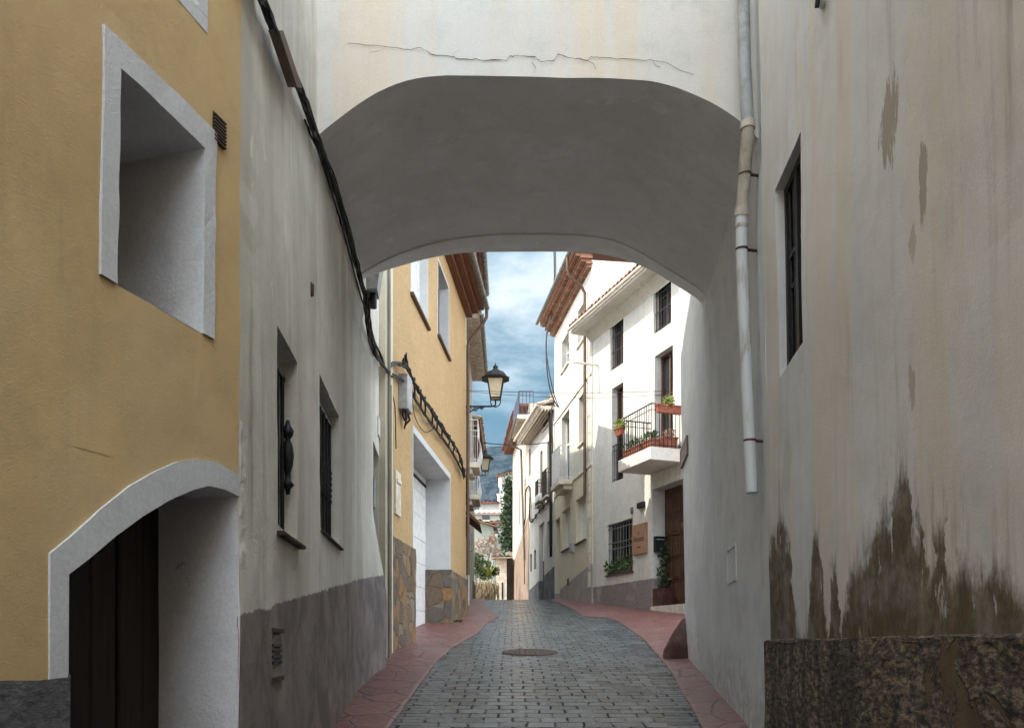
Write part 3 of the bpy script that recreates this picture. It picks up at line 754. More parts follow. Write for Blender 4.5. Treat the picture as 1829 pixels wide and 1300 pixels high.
grille(GW, (g1[0], g1[1] - .02, g1[2] + .02, g1[3] - .10), -.07, w, 4, (.0, 1.), .012, scroll=True)
w = pane(GW, g2, .24, root); sill(GW, (g2[0], g2[1] + .08, g2[2] - .005, 0), w, M['rust'], .03, .02, .0, 0)
grille(GW, (g2[0], g2[1] - .05, g2[2] + .04, g2[3] - .10), -.06, w, 6, (.0, 1.), .012, twist=True)
MB().box(GW, gd[0] - .1, gd[1] + .1, 0, gd[3] + .05, -.55, -.47).build('door', M['door_black'], root)
mb = MB()                                                 # vent in the base, three slots in a raised frame
a, b = GW.u(485, 1168), GW.u(504, 1168); c, dd = GW.uv(494, 1215)[1], GW.uv(494, 1122)[1]
mb.box(GW, a, b, dd - .02, dd, -.02, .012); mb.box(GW, a, b, c, c + .02, -.02, .012)
for i in range(4): 
    v = c + (dd - c) * (.32 + .11 * i); mb.box(GW, a + .015, b - .02, v, v + (dd - c) * .06, -.02, .006, 1)
mb.build('vent', [M['rust'], M['iron']], root)
mb = MB(); mb.lathe(GW.pt(556, 517), [(.001, -.05), (.018, -.04), (.02, .03), (.001, .05)], 8)
mb.build('spout', M['rust'], root)
mb = MB()                                                 # crack beside the first window
pts = [GW.pt(x, y, .0015) for x, y in ((533, 690), (537, 720), (539, 745), (546, 775), (549, 800), (556, 833))]
for p, q in zip(pts, pts[1:]): mb.add([p - GW.d * .004, p + GW.d * .004, q + GW.d * .004, q - GW.d * .004], [(0, 1, 2, 3)])
mb.build('crack', M['crack'], root)
tag(MB().bevbox(GW, gd[1] - .14, gd[1] - .02, GW.uv(679, 928)[1] + .1, GW.uv(679, 877)[1] + .1, -.28, -.04, .01).build('mailbox', M['bluegrey']), 'grey metal mailbox hanging in the narrow doorway of the grey house', 'mailbox')
tag(MB().bevbox(GW, GW.u(674, 770), GW.u(681, 770), GW.uv(677, 785)[1], GW.uv(677, 753)[1], -.01, .02, .004).build('number_plaque', M['whitepaint']), 'small blank white plaque above the narrow doorway of the grey house', 'plaque')

# ------------------------------------------------------------------ arch house spanning the street
FY = 5.72
front = [(567, 242), (594, 220), (630, 193), (670, 168), (710, 150), (746, 141), (791, 136.5), (850, 136), (943, 137), (1010, 138), (1069, 139), (1141, 143), (1177, 148), (1212, 158), (1257, 177), (1293, 197), (1327, 221)]
rear = [(652, 497), (684, 485), (710, 477), (764, 462), (818, 453), (872, 450.5), (950, 450), (1024, 450), (1078, 455), (1123, 466), (1168, 486), (1203, 507), (1242, 531)]
rcrease = [(650, 488), (685, 468), (719, 453), (764, 439), (818, 428), (899, 421), (988, 420), (1055, 424), (1100, 433), (1145, 453), (1190, 480), (1246, 516)]
fcrease = [(578, 272), (630, 233), (674, 202), (719, 184), (787, 171), (850, 169), (943, 169.5), (1100, 172), (1190, 184), (1257, 220), (1330, 262)]
def smooth(pts, n=44):
    P = [Vector((x, y, 0)) for x, y in pts]; L = [0]
    for a, b in zip(P, P[1:]): L.append(L[-1] + (b - a).length)
    out = []
    for i in range(n):
        s = L[-1] * i / (n - 1); k = 0
        while k < len(L) - 2 and L[k + 1] < s: k += 1
        t = (s - L[k]) / (L[k + 1] - L[k]); p0, p1, p2, p3 = P[max(k - 1, 0)], P[k], P[k + 1], P[min(k + 2, len(P) - 1)]
        q = .5 * (2 * p1 + (p2 - p0) * t + (2 * p0 - 5 * p1 + 4 * p2 - p3) * t * t + (3 * p1 - p0 - 3 * p2 + p3) * t ** 3)
        out.append((q.x, q.y))
    return out
root = thing('arch_house', 'cream rendered house bridging the lane on a wide grey vaulted arch', 'building', (.2, 7, 3.5))
AR = []
for pts, Y in ((front, FY), (fcrease, 5.97), (rcrease, 8.5), (rear, 8.975)):
    q = [px(x, y, Y) for x, y in smooth(pts)]
    q = [q[0] + Vector((-.5, 0, -.45))] + q + [q[-1] + Vector((.5, 0, -.5))]
    AR.append(q)
mb = MB(); k = len(AR[0]); TOP = 6.7
for a, b in ((0, 1), (1, 2), (2, 3)):
    step = 1 if a != 1 else 10
    rings = []
    for j in range(step + 1):
        t = j / step; rings.append([AR[a][i].lerp(AR[b][i], t) for i in range(k)])
    up = Vector((0, 0, .018)) if a == 1 else Vector((0, 0, 0))
    rings = [[p + up for p in r] for r in rings]
    mb.add([p for r in rings for p in r], [(j * k + i, j * k + i + 1, (j + 1) * k + i + 1, (j + 1) * k + i) for j in range(step) for i in range(k - 1)], 0, True)
    if a == 1:
        for ring, base in ((rings[0], AR[1]), (rings[-1], AR[2])): mb.add(ring + base, [(i, i + 1, k + i + 1, k + i) for i in range(k - 1)], 0)
mb.warp(.006, 1.5, .002, 8)
mb.build('vault', M['soffit'], root)
mb = MB()
for e, Y in ((AR[0], FY), (AR[3], 8.975)):
    g = []
    for p in e:
        for j in range(6): g.append(Vector((p.x, p.y, p.z + (TOP - p.z) * j / 5)))
    mb.add(g, [(i * 6 + j, (i + 1) * 6 + j, (i + 1) * 6 + j + 1, i * 6 + j + 1) for i in range(k - 1) for j in range(5)])
mb.add([(-2.2, FY, TOP), (2.2, FY, TOP), (2.4, 8.975, TOP), (-2.4, 8.975, TOP)], [(0, 1, 2, 3)])
mb.warp(.006, 1.5, .002, 8)
mb.build('wall', M['arch'], root)
mb = MB()
cr = [(620, 78), (690, 84), (730, 90), (752, 86), (770, 97), (808, 101), (820, 107), (850, 106), (866, 109), (905, 108), (910, 101), (920, 100), (955, 101), (964, 110), (990, 109.5), (996, 97), (1000, 98), (1022, 104), (1048, 108), (1056, 102), (1075, 104), (1110, 106), (1164, 108), (1172, 117), (1182, 122)]
cr2 = []
for (a, b), (c, d) in zip(cr, cr[1:]):
    for i in range(4):
        t = i / 4; cr2.append((a + (c - a) * t, b + (d - b) * t + random.uniform(-1.4, 1.4)))
ct = [px(x, y, FY - .009) for x, y in cr2]
for i, (p, q) in enumerate(zip(ct, ct[1:])):
    f = .0016 + .0028 * max(0, mnoise.noise(Vector((i * .35, 0, 0))) + .35) * (1 if 14 < i < 72 else .3)
    mb.add([p + Vector((0, 0, -f)), q + Vector((0, 0, -f)), q + Vector((0, 0, f)), p + Vector((0, 0, f))], [(0, 1, 2, 3)])
for br in ([(808, 101), (812, 94), (822, 90), (830, 82)], [(955, 101), (950, 112), (957, 121), (952, 131)], [(1048, 108), (1060, 114), (1064, 124)], [(1164, 108), (1190, 112), (1215, 126), (1240, 134)], [(690, 84), (676, 92), (660, 94)]):
    bp = [px(x, y, FY - .009) for x, y in br]
    for p, q in zip(bp, bp[1:]): mb.add([p + Vector((-.0012, 0, -.0012)), q + Vector((-.0012, 0, -.0012)), q + Vector((.0012, 0, .0012)), p + Vector((.0012, 0, .0012))], [(0, 1, 2, 3)])
mb.build('crack', M['crack'], root)

# ------------------------------------------------------------------ stained house (near right) and the passage house behind it
root = thing('stained_house', 'large house wall with brown damp stains rising from a dark rubble base', 'house', (3.5, 1, 0))
r1 = (RW1.u(1432, 450), RW1.u(1388, 500), RW1.uv(1393, 672)[1], RW1.uv(1384, 345)[1])
mb = facade(RW1, RW1.uY(-12), RW1.uY(5.5), -2, 6.9, [(*r1, .11)], 4, .16, .012, .004)
mb.build('wall', M['stained'], root)
w = pane(RW1, r1, .10, root, frame=M['iron'])
grille(RW1, (r1[0], r1[1] - .02, r1[2], r1[3]), -.07, w, 6, (.45,), .011)
zt = RW1.uv(1376, 1145)[1]
mb = facade(RW1, RW1.uY(-12), RW1.uY(5.5) + .02, -2, zt, [], .3, .09, .016, .009, False)
for v in mb.v: v += RW1.n * .04
mb.add([RW1.P(RW1.uY(-12), zt - .01, .035), RW1.P(RW1.uY(5.52), zt - .01, .035), RW1.P(RW1.uY(5.52), zt + .03, -.03), RW1.P(RW1.uY(-12), zt + .03, -.03)], [(0, 1, 2, 3)])
mb.add([RW1.P(RW1.uY(5.5) + .02, -2, .04), RW1.P(RW1.uY(5.5) + .02, zt, .04), RW1.P(RW1.uY(5.5) + .02, zt, -.1), RW1.P(RW1.uY(5.5) + .02, -2, -.1)], [(0, 1, 2, 3)])
mb.build('base_course', M['rubble'], root)
root = thing('wall_insulator', 'black iron wall hook with white insulators high on the stained wall', 'insulator', RW1.pt(1463, 5))
mb = MB(); mb.tube([RW1.pt(1463, -30, 0), RW1.pt(1461, -5, .05), RW1.pt(1459, 15, .05)], .011, 8); mb.build('hook', M['iron'], root)
mb = MB(); mb.tube([RW1.pt(1468, 12, 0), RW1.pt(1469, -2, .03), RW1.pt(1471, -30, .03)], .014, 8)
mb.build('insulator', M['whitepaint'], root)

PW = Wall(1.86, 6.75, .108, -1, .018, .7)
root = thing('passage_house', 'pale grey plastered house under and past the right side of the arch', 'house', (4, 8.5, .8))
mb = facade(PW, PW.uY(5.40), PW.uY(11.3), -1, 7.2, [], 4, .16, .012, .004, cap0=False)
mb.build('wall', M['passage'], root)
mb = MB()
a, b = PW.u(1301, 1010), PW.u(1316, 1010); c, dd = PW.uv(1308, 1040)[1], PW.uv(1308, 975)[1]
for q in ((a, b, c, c + .02), (a, b, dd - .02, dd), (a, a + .015, c + .02, dd - .02), (b - .015, b, c + .02, dd - .02)): mb.box(PW, *q, -.01, .012)
mb.box(PW, a + .015, b - .015, c + .02, dd - .02, -.01, .003)
mb.build('hatch', M['passage'], root)
mb = MB()
a, b = PW.u(1230, 805), PW.u(1217.5, 805); c, dd = PW.uv(1224, 824)[1], PW.uv(1224, 790)[1]
a, b = min(a, b), max(a, b)
mb.bevbox(PW, a, b, c, dd, -.01, .02, .004, 0)
for q in ((a, b, c, c + .03), (a, b, dd - .03, dd), (a, a + .05, c + .03, dd - .03), (b - .05, b, c + .03, dd - .03)): mb.box(PW, *q, .012, .026, 1)
tag(mb.build('street_plaque', [M['ceramic'], M['ceramic']]), 'brown ceramic tile plaque on the wall corner beside the flowered balcony', 'plaque')

root = thing('drainpipe', 'long white and clay drainpipe running down beside the arch on the right', 'drainpipe', px(1335, 600, 5.85))
c0 = [px(1327, -60, 5.6), px(1330, 110, 5.6), px(1336, 222, 5.6)]
c1 = [px(1336, 222, 5.6), px(1335.5, 245, 5.62), px(1332, 280, 5.68), px(1328, 340, 5.76), px(1325, 385, 5.8)]
c2 = [px(1324, 385, 5.8), px(1324.5, 460, 5.8), px(1334, 680, 5.74), px(1343, 880, 5.7)]
MB().tube(c0, .041, 14).build('pipe', M['bluegrey'], root)
MB().tube(c1, .042, 14).build('bend', M['pipeclay'], root)
MB().tube(c2, .041, 14).build('pipe', M['pipewhite'], root)
for p, q, r_ in ((px(1336, 218, 5.6), px(1336, 231, 5.6), .049), (px(1325.5, 372, 5.79), px(1324.5, 386, 5.8), .049), (px(1324, 402, 5.8), px(1324, 408, 5.8), .045)):
    MB().tube([p, q], r_, 14).build('collar', M['pipeclay'], root)
for x, y, Y in ((1330.5, 312, 5.72), (1325, 446, 5.8), (1339.5, 787, 5.72)): 
    p = px(x, y, Y); mb = MB(); mb.tube([p + Vector((0, 0, -.008)), p + Vector((0, 0, .008))], .0445, 14); mb.tube([p + Vector((.03, 0, 0)), p + Vector((.12, .02, 0))], .01, 6)
    mb.build('clamp', M['rust'], root)

mb = MB()                                                 # painted guard stone at the wall's end
c = Vector((2.40, 11.36, 0)); prof = [(.36, -.25), (.34, .04), (.29, .15), (.225, .27), (.155, .38), (.08, .46), (.02, .5)]
mb.lathe(c + Vector((0, 0, pz(2, 11.4))), prof, 18); mb.warp(.05, 2.2, .015, 7)
tag(mb.build('guard_stone', M['redpaint']), 'rounded red painted guard stone at the foot of the passage wall corner', 'guard stone')

# ------------------------------------------------------------------ orange house, left beyond the arch
OW = Wall(-2.7, 0, .08, 1, 0)
root = thing('orange_house', 'ochre orange roughcast house with stone base and deep white garage opening', 'house', (-3.5, 16, 1.6))
oa = (OW.u(734, 500), OW.u(763, 500), 6.98, 8.45)
ob = (OW.u(782, 560), OW.u(801, 560), 7.25, 8.68)
og = (OW.u(737, 950), OW.u(803, 950), .5, 4.78)
mb = facade(OW, OW.uY(11.3), OW.uY(20.0), -.5, 9.3, [(*oa, .2), (*ob, .25), (*og, .52)], 4, .4, .006, 0, reveal_mi=1)
mb.build('wall', [M['orange'], M['white']], root)
w = pane(OW, oa, .19, root, 'shutter', M['whitepaint']); frame_band(OW, oa, w, M['white'], .05, .05, .008); sill(OW, oa, w, M['brownpaint'], .06, .05, .06)
w = pane(OW, ob, .24, root); frame_band(OW, ob, w, M['white'], .05, .05, .008); sill(OW, ob, w, M['brownpaint'], .06, .05, .06)
mb = MB(); v = .6
while v < 4.55:
    mb.bevbox(OW, og[0] - .05, og[1] + .05, v, v + .47, -.62, -.505, .006); v += .475
g = mb.build('garage_door', M['whitepaint'], root)
MB().box(OW, og[0], og[1], 4.60, 4.66, -.56, -.49).build('dark_gap_strip', M['iron'], g)  # dark strip standing in for the shaded gap at the door head
frame_band(OW, (og[0], og[1], 2.89, og[3]), root, M['white'], .05, .12, .012, name='garage_surround')
zs = 2.89
for a, b, dp in ((OW.uY(11.92), og[0] - .0, 0), (og[1] + .0, OW.uY(20.0) + .03, 1)):
    mb = MB()
    us = [a + (b - a) * i / 14 for i in range(15)]; vs = [.8 + (zs - .8) * j / 14 for j in range(15)]
    mb.add([OW.P(u, v, .045) for u in us for v in vs], [(i * 15 + j, (i + 1) * 15 + j, (i + 1) * 15 + j + 1, i * 15 + j + 1) for i in range(14) for j in range(14)])
    mb.add([OW.P(u, zs, w) for u in us for w in (.045, -.01)], [(i * 2, i * 2 + 2, i * 2 + 3, i * 2 + 1) for i in range(14)])
    e = us[0] if dp else us[-1]; s_ = -.045 if dp else .045
    dep = .51
    mb.add([OW.P(e + s_, v, w) for v in vs for w in (.045, -.1, -.3, -dep)], [(j * 4 + q, j * 4 + q + 1, (j + 1) * 4 + q + 1, (j + 1) * 4 + q) for j in range(14) for q in range(3)])
    mb.add([OW.P(e + s_, zs, .045), OW.P(e, zs, .045), OW.P(e, zs, -dep), OW.P(e + s_, zs, -dep)], [(0, 1, 2, 3)])
    mb.add([OW.P(e + s_, v, .045) for v in vs] + [OW.P(e, v, .045) for v in vs], [(j, j + 1, 16 + j, 15 + j) for j in range(14)])
    e2 = us[-1] if dp else us[0]
    mb.add([OW.P(e2, .8, .045), OW.P(e2, zs, .045), OW.P(e2, zs, -.05), OW.P(e2, .8, -.05)], [(0, 1, 2, 3)])
    mb.warp(.012, 2.5, .012, 6)
    mb.build('stone_base', M['stone'], root)
PB = Wall(-1.69, 11.22, 0.01, 1, 0)                        # narrow grey strip between the two houses, with pipes
mb = MB(); mb.box(PB, 0, .66, -.5, 9.2, -.4, 0); mb.build('pilaster', M['cream'], root)
mb = MB(); mb.tube([PB.P(.12, 1.0, .03), PB.P(.12, 8.9, .03)], .022, 8); mb.tube([PB.P(.3, 1.0, .025), PB.P(.3, 4.9, .025)], .014, 8)
mb.build('conduit', M['oldgrey'], root)
mb = MB(); mb.bevbox(OW, OW.uY(12.25), OW.uY(12.6), 3.25, 3.9, .0, .03, .006); mb.bevbox(OW, OW.uY(12.3), OW.uY(12.55), 3.72, 3.78, .03, .05, .004)
mb.build('meter_hatch', M['creamstone'], root)
eu0, eu1 = OW.uY(10.9), OW.uY(20.0) + .06
mb = MB()
mb.box(OW, eu0, eu1, 9.14, 9.22, .0, .15); mb.box(OW, eu0, eu1, 9.225, 9.30, .0, .30); mb.box(OW, eu0, eu1, 9.305, 9.36, .0, .43)
mb.build('eave', M['soffitwood'], root)
tile_roof(OW, root, eu0, eu1, 9.37, .42)
gutter(OW, root, eu0, eu1, 9.36, .50, .065)
mb = MB(); e = eu1 - .06
mb.tube([OW.P(e, 9.3, .50), OW.P(e, 9.12, .50), OW.P(e, 8.98, .42), OW.P(e, 8.62, .12), OW.P(e, 8.45, .05), OW.P(e, 6.0, .05), OW.P(e, 3.0, .05)], .04, 10)
mb.build('downpipe', M['brownpaint'], root)

# ------------------------------------------------------------------ houses further down on the left
def plainhouse(name, label, W, Y0, Y1, top, m, holes, D=4, base=None):
    root = thing(name, label, 'house', W.P(W.uY((Y0 + Y1) / 2), ground((Y0 + Y1) / 2), -1.5))
    facade(W, W.uY(Y0), W.uY(Y1), -1, top, [(*h[:4], h[4]) for h in holes], D, .8).build('wall', m, root)
    return root
A1 = Wall(-1.25, 20.3, 0, 1)
h1 = (A1.uY(21.75), A1.uY(22.7), 6.1, 8.2)
root = plainhouse('cream_house', 'tall cream house with corbelled brown tile eave past the orange house', A1, 20.05, 23.0, 10.9, M['cream'], [(*h1, .2)])
w = pane(A1, h1, .19, root, frame=M['whitepaint'])
mb = MB(); mb.box(A1, A1.uY(20.0), A1.uY(23.02), 10.75, 10.85, 0, .28); mb.box(A1, A1.uY(20.0), A1.uY(23.02), 10.86, 10.95, 0, .46)
for i in range(22):
    u = A1.uY(20.05) + i * .135; mb.box(A1, u, u + .07, 10.65, 10.745, 0, .4)
mb.build('eave', M['soffitwood'], root); tile_roof(A1, root, A1.uY(20.0), A1.uY(23.02), 10.96, .45); gutter(A1, root, A1.uY(20.0), A1.uY(23.04), 10.95, .56, .07)
b = MB(); b.box(A1, A1.uY(21.7), A1.uY(22.85), 5.92, 6.06, 0, .40); b.box(A1, A1.uY(21.8), A1.uY(22.75), 5.78, 5.915, 0, .22)
b = b.build('balcony', M['creamstone'], root)
rail(A1, b, [(A1.uY(21.72), .02), (A1.uY(21.72), .36), (A1.uY(22.82), .36), (A1.uY(22.82), .02)], 6.06, 7.15, .085, M['whitepaint'], .008, .09)

A2 = Wall(-1.33, 23, -.004, 1)
h2 = (A2.uY(24.0), A2.uY(24.9), 5.65, 7.5); h3 = (A2.uY(26.2), A2.uY(27.1), 6.6, 8.2)
root = plainhouse('old_house', 'old house with tiled corrugated eave and low white balcony on the left', A2, 23.03, 28.7, 10.35, M['palehouse'], [(*h2, .2), (*h3, .2)])
w = pane(A2, h2, .19, root, frame=M['brownpaint']); w = pane(A2, h3, .19, root, frame=M['brownpaint'])
mb = MB(); u0, u1 = A2.uY(23.03), A2.uY(28.75); mb.box(A2, u0, u1, 10.36, 10.42, -.05, .42)
for i in range(38):
    u = u0 + .05 + i * .148; mb.tube([A2.P(u, 10.33, .40), A2.P(u, 10.33, -.02)], .048, 7)
mb.build('eave', M['tilepale'], root); tile_roof(A2, root, u0, u1, 10.43, .40, m=M['tilepale']); gutter(A2, root, u0, u1, 10.4, .50, .06)
b = MB(); b.box(A2, A2.uY(23.8), A2.uY(25.2), 5.46, 5.6, 0, .40); b.box(A2, A2.uY(23.9), A2.uY(25.1), 5.32, 5.455, 0, .2)
b = b.build('balcony', M['creamstone'], root)
rail(A2, b, [(A2.uY(23.82), .02), (A2.uY(23.82), .36), (A2.uY(25.16), .36), (A2.uY(25.16), .02)], 5.6, 6.5, .1, M['whitepaint'], .011, .06)
mb = MB(); u0, u1 = A2.uY(23.6), A2.uY(25.6)
mb.hexa([A2.P(u0, 4.7, .42), A2.P(u1, 4.7, .42), A2.P(u1, 4.78, .42), A2.P(u0, 4.78, .42), A2.P(u0, 5.05, 0), A2.P(u1, 5.05, 0), A2.P(u1, 5.18, 0), A2.P(u0, 5.18, 0)])
mb.build('canopy', M['soffitwood'], root)
mb = MB(); mb.bevbox(A2, A2.uY(24.2), A2.uY(24.55), 4.05, 4.55, 0, .16, .01)
tag(mb.build('meter_box', M['bluegrey']), 'pale grey meter box fixed low on the old house on the left', 'meter box')
mb = MB(); mb.tube([A2.P(A2.uY(24.4), 2.3, .08), A2.P(A2.uY(24.4), 4.1, .08)], .02, 8); mb.build('conduit', M['whitepaint'], root)

A3 = Wall(-1.52, 28.75, .0, 1)
root = plainhouse('white_cottage', 'small far white house with red painted base and projecting brown eave', A3, 28.75, 34, 9.15, M['palehouse'], [])
MB().box(A3, A3.uY(28.9), A3.uY(34), 1, 3.75, 0, .04).build('base_course', M['redpaint'], root)
mb = MB(); mb.box(A3, A3.uY(28.8), A3.uY(34.1), 8.9, 9.05, 0, .42); mb.build('eave', M['soffitwood'], root); tile_roof(A3, root, A3.uY(28.8), A3.uY(34.1), 9.06, .42, m=M['tilepale'])

# ------------------------------------------------------------------ white house with the flowered balcony, right
BW = Wall(3.05, 22.25, -.36, -1)
root = thing('white_house', 'sunlit white house with flowered iron balcony and carved wooden door', 'house', (5, 22, 2.2))
def BR(*a):
    r = BW.rect(*a); return (min(r[0], r[1]), max(r[0], r[1]), r[2], r[3])
b1 = BR(1090, 1113.5, 572, 664); b2 = BR(1167, 1198.5, 494, 598); b3 = BR(1169, 1202, 637, 815); b4 = BR(1093, 1113.5, 695, 862); b5 = BR(1085, 1130, 938, 1027)
b3 = (b3[0], b3[1], 5.92, b3[3])
bd1 = BW.u(1165, 950); bd = (bd1 - 1.55, bd1, 1.0, BW.uv(1165, 874)[1])
ub0, ub1 = BW.uY(17.6), BW.uY(24.35)
mb = facade(BW, ub0, ub1, 0, 10.42, [(*b1, .22), (*b2, .24), (*b3, .24), (*b4, .22), (*b5, .2), (*bd, .36)], 4.5, .5, .006)
mb.build('wall', M['rbwhite'], root)
for r_, nb in ((b1, 7), (b2, 7)):
    w = pane(BW, r_, .21, root); grille(BW, r_, -.06, w, nb, (.06, .35, .65, .94), .012)
w = pane(BW, b3, .23, root); w = pane(BW, b4, .21, root)
rail(BW, w, [(b4[0], -.03), (b4[1], -.03)], b4[2], b4[2] + 1.0, .1, M['iron'])
w = pane(BW, b5, .19, root, frame=M['iron']); grille(BW, b5, -.03, w, 9, (.04, .5, .62, .9), .009, M['zinc']); sill(BW, b5, w, M['brownpaint'], .06, .04, .05)
mb = MB(); a, b, c, d = bd                                 # carved door: boards and raised panels
mb.box(BW, a - .05, b + .05, c, d + .05, -.42, -.36)
for i in range(4):
    for j in range(5):
        p, q = a + (b - a) * (i + .12) / 4, a + (b - a) * (i + .88) / 4; s, t = 2.35 + (d - 2.5) * (j + .08) / 5, 2.35 + (d - 2.5) * (j + .9) / 5
        mb.bevbox(BW, p, q, s, t, -.36, -.335, .02); mb.bevbox(BW, p + .07, q - .07, s + .08, t - .08, -.335, -.318, .012)
mb.build('door', M['wood'], root)
MB().box(BW, a, b, 1.5, ground(20.9) + .2, -.36, .05).build('doorstep', M['slabunder'], root)
mb = MB(); mb.box(BW, ub0, ub1 + .12, 10.30, 10.42, .0, .58); mb.hexa([BW.P(ub0, 10.05, 0), BW.P(ub1, 10.05, 0), BW.P(ub1, 10.3, 0), BW.P(ub0, 10.3, 0), BW.P(ub0, 10.08, .02), BW.P(ub1, 10.08, .02), BW.P(ub1, 10.3, .22), BW.P(ub0, 10.3, .22)])
mb.build('eave', M['rbwhite'], root)
tile_roof(BW, root, ub0, ub1 + .14, 10.43, .58, .30, 4.5); gutter(BW, root, ub0, ub1 + .16, 10.42, .66, .055, M['creamstone'])
# balcony
nY = 19.24
def onB(x, w, Yg):                                        # u of the balcony's outer line seen at photo column x
    return BW.uv(x, 810, w)[0]
un, uf = onB(1162, .9, 0), onB(1104, .9, 0)
zb = 5.88
mb = MB(); mb.bevbox(BW, un, uf, zb - .29, zb, -.05, .9, .012); b = mb.build('balcony', M['rbwhite'], root)
rail(BW, b, [(un + .04, 0), (un + .04, .86), (uf - .04, .86), (uf - .04, 0)], zb, zb + 1.0, .105, M['iron'], .009)
mb = MB(); mb.box(BW, un - .0, un + .8, 0, 0.001, 0, .001) if False else None
# sign, lamp, mailbox, boxes
sr = BR(1133, 1157, 939, 992)
sg = thing('wall_sign', 'brown wooden name board beside the barred ground floor window', 'sign', BW.P((sr[0] + sr[1]) / 2, sr[2], .06))
MB().bevbox(BW, *sr, .0, .07, .006).build('board', M['signwood'], sg)
for txt, size, vv in (('la', .10, .66), ('Hostal', .20, .42), ('rural', .09, .2)):
    cu = bpy.data.curves.new('t', 'FONT'); cu.body = txt; cu.size = size; cu.align_x = 'CENTER'; cu.extrude = .002
    to = bpy.data.objects.new('t', cu); me = to.to_mesh(); mb = MB()
    mid = (sr[0] + sr[1]) / 2; v0 = sr[2] + (sr[3] - sr[2]) * vv
    mb.add([BW.P(mid - v.co.x, v0 + v.co.y, .073 + v.co.z) for v in me.vertices], [tuple(p.vertices) for p in me.polygons])
    to.to_mesh_clear(); bpy.data.objects.remove(to); bpy.data.curves.remove(cu)
    mb.build('lettering', M['ink'], sg)
a, b = sorted((BW.u(1143, 901), BW.u(1153, 901))); c, d = BW.uv(1148, 907)[1], BW.uv(1148, 897)[1]
tag(MB().bevbox(BW, a, b, c, d, 0, .1, .01).build('wall_lamp', M['iron']), 'small black cube lamp above the wooden name board', 'lamp')
a, b = sorted((BW.u(1128, 911), BW.u(1131, 911)))
MB().bevbox(BW, a, b, BW.uv(1129, 917)[1], BW.uv(1129, 906)[1], 0, .04, .006).build('junction_box', M['zinc'], root)
z0, z1 = BW.uv(1168, 985)[1], BW.uv(1168, 957)[1]
mx = thing('letter_box', 'black letter box beside the carved wooden door', 'mailbox', BW.P(bd1, z0, -.18))
mb = MB(); mb.bevbox(BW, bd1 - .12, bd1 - .001, z0, z1, -.31, -.03, .01); mb.build('body', M['iron'], mx)
mb = MB(); mb.box(BW, bd1 - .124, bd1 - .1205, z1 - .09, z1 - .07, -.28, -.06); mb.build('flap', M['bluegrey'], mx); MB().box(BW, bd1 - .124, bd1 - .1205, z0 + .07, z0 + .085, -.2, -.12).build('name_slot', M['whitepaint'], mx)
mb = MB(); mb.tube([BW.P(ub1 - .5, 9.27, .02), BW.P(ub1 - .5, 9.27, .8)], .03, 6)
mb.build('bracket', M['creamstone'], root)

# planters on the balcony
def planter(label, u0, u1, z, w0, w1, seed, kind='leaf', h=.18, flower=0, trail=False):
    r = thing('flower_box', label, 'flower box', BW.P((u0 + u1) / 2, z, (w0 + w1) / 2), 'flower boxes on the balcony')
    t = .025; mb = MB()
    mb.hexa([BW.P(u0 + t, z, w0 + t), BW.P(u1 - t, z, w0 + t), BW.P(u1 - t, z, w1 - t), BW.P(u0 + t, z, w1 - t), BW.P(u0, z + h, w0), BW.P(u1, z + h, w0), BW.P(u1, z + h, w1), BW.P(u0, z + h, w1)])
    mb.box(BW, u0 - .012, u1 + .012, z + h - .03, z + h + .004, w0 - .012, w1 + .012)
    mb.build('pot', M['terracotta'], r)
    mb = MB(); c = BW.P((u0 + u1) / 2, z + h + .08, (w0 + w1) / 2)
    n_ = 5
    for i in range(n_):
        q = BW.P(u0 + (u1 - u0) * (i + .5) / n_, z + h + .06, (w0 + w1) / 2); leaves(mb, q, (.1, .1, .13), 45, .07, seed=seed + i)
        if flower: leaves(mb, q + Vector((0, 0, .05)), (.12, .12, .14), flower, .05, seed=seed + i + 50, mi=1)
        if trail: leaves(mb, q + Vector((-.08, -.05, -.2)), (.08, .08, .2), 25, .06, seed=seed + i + 90)
    mb.build('plant', [M[kind], M['redflower']], r)
hz = zb + 1.0
planter('terracotta flower box hung at the near top corner of the balcony railing', un - .13, un + .02, hz - .22, .12, .78, 1, 'leafyellow')
planter('small terracotta flower box hung at the far end of the balcony railing', uf - .32, uf - .02, hz - .42, .88, 1.02, 11, 'leafyellow')
planter('long terracotta flower box full of green along the balcony floor', un + .62, uf - .1, zb + .03, .66, .83, 21)
planter('orange terracotta flower box standing in the balcony corner', un + .08, un + .55, zb + .03, .6, .82, 31)
planter('brown terracotta pot of dry stems at the balcony end near the wall', un + .1, un + .42, zb + .03, .12, .48, 41, 'dry', .26)
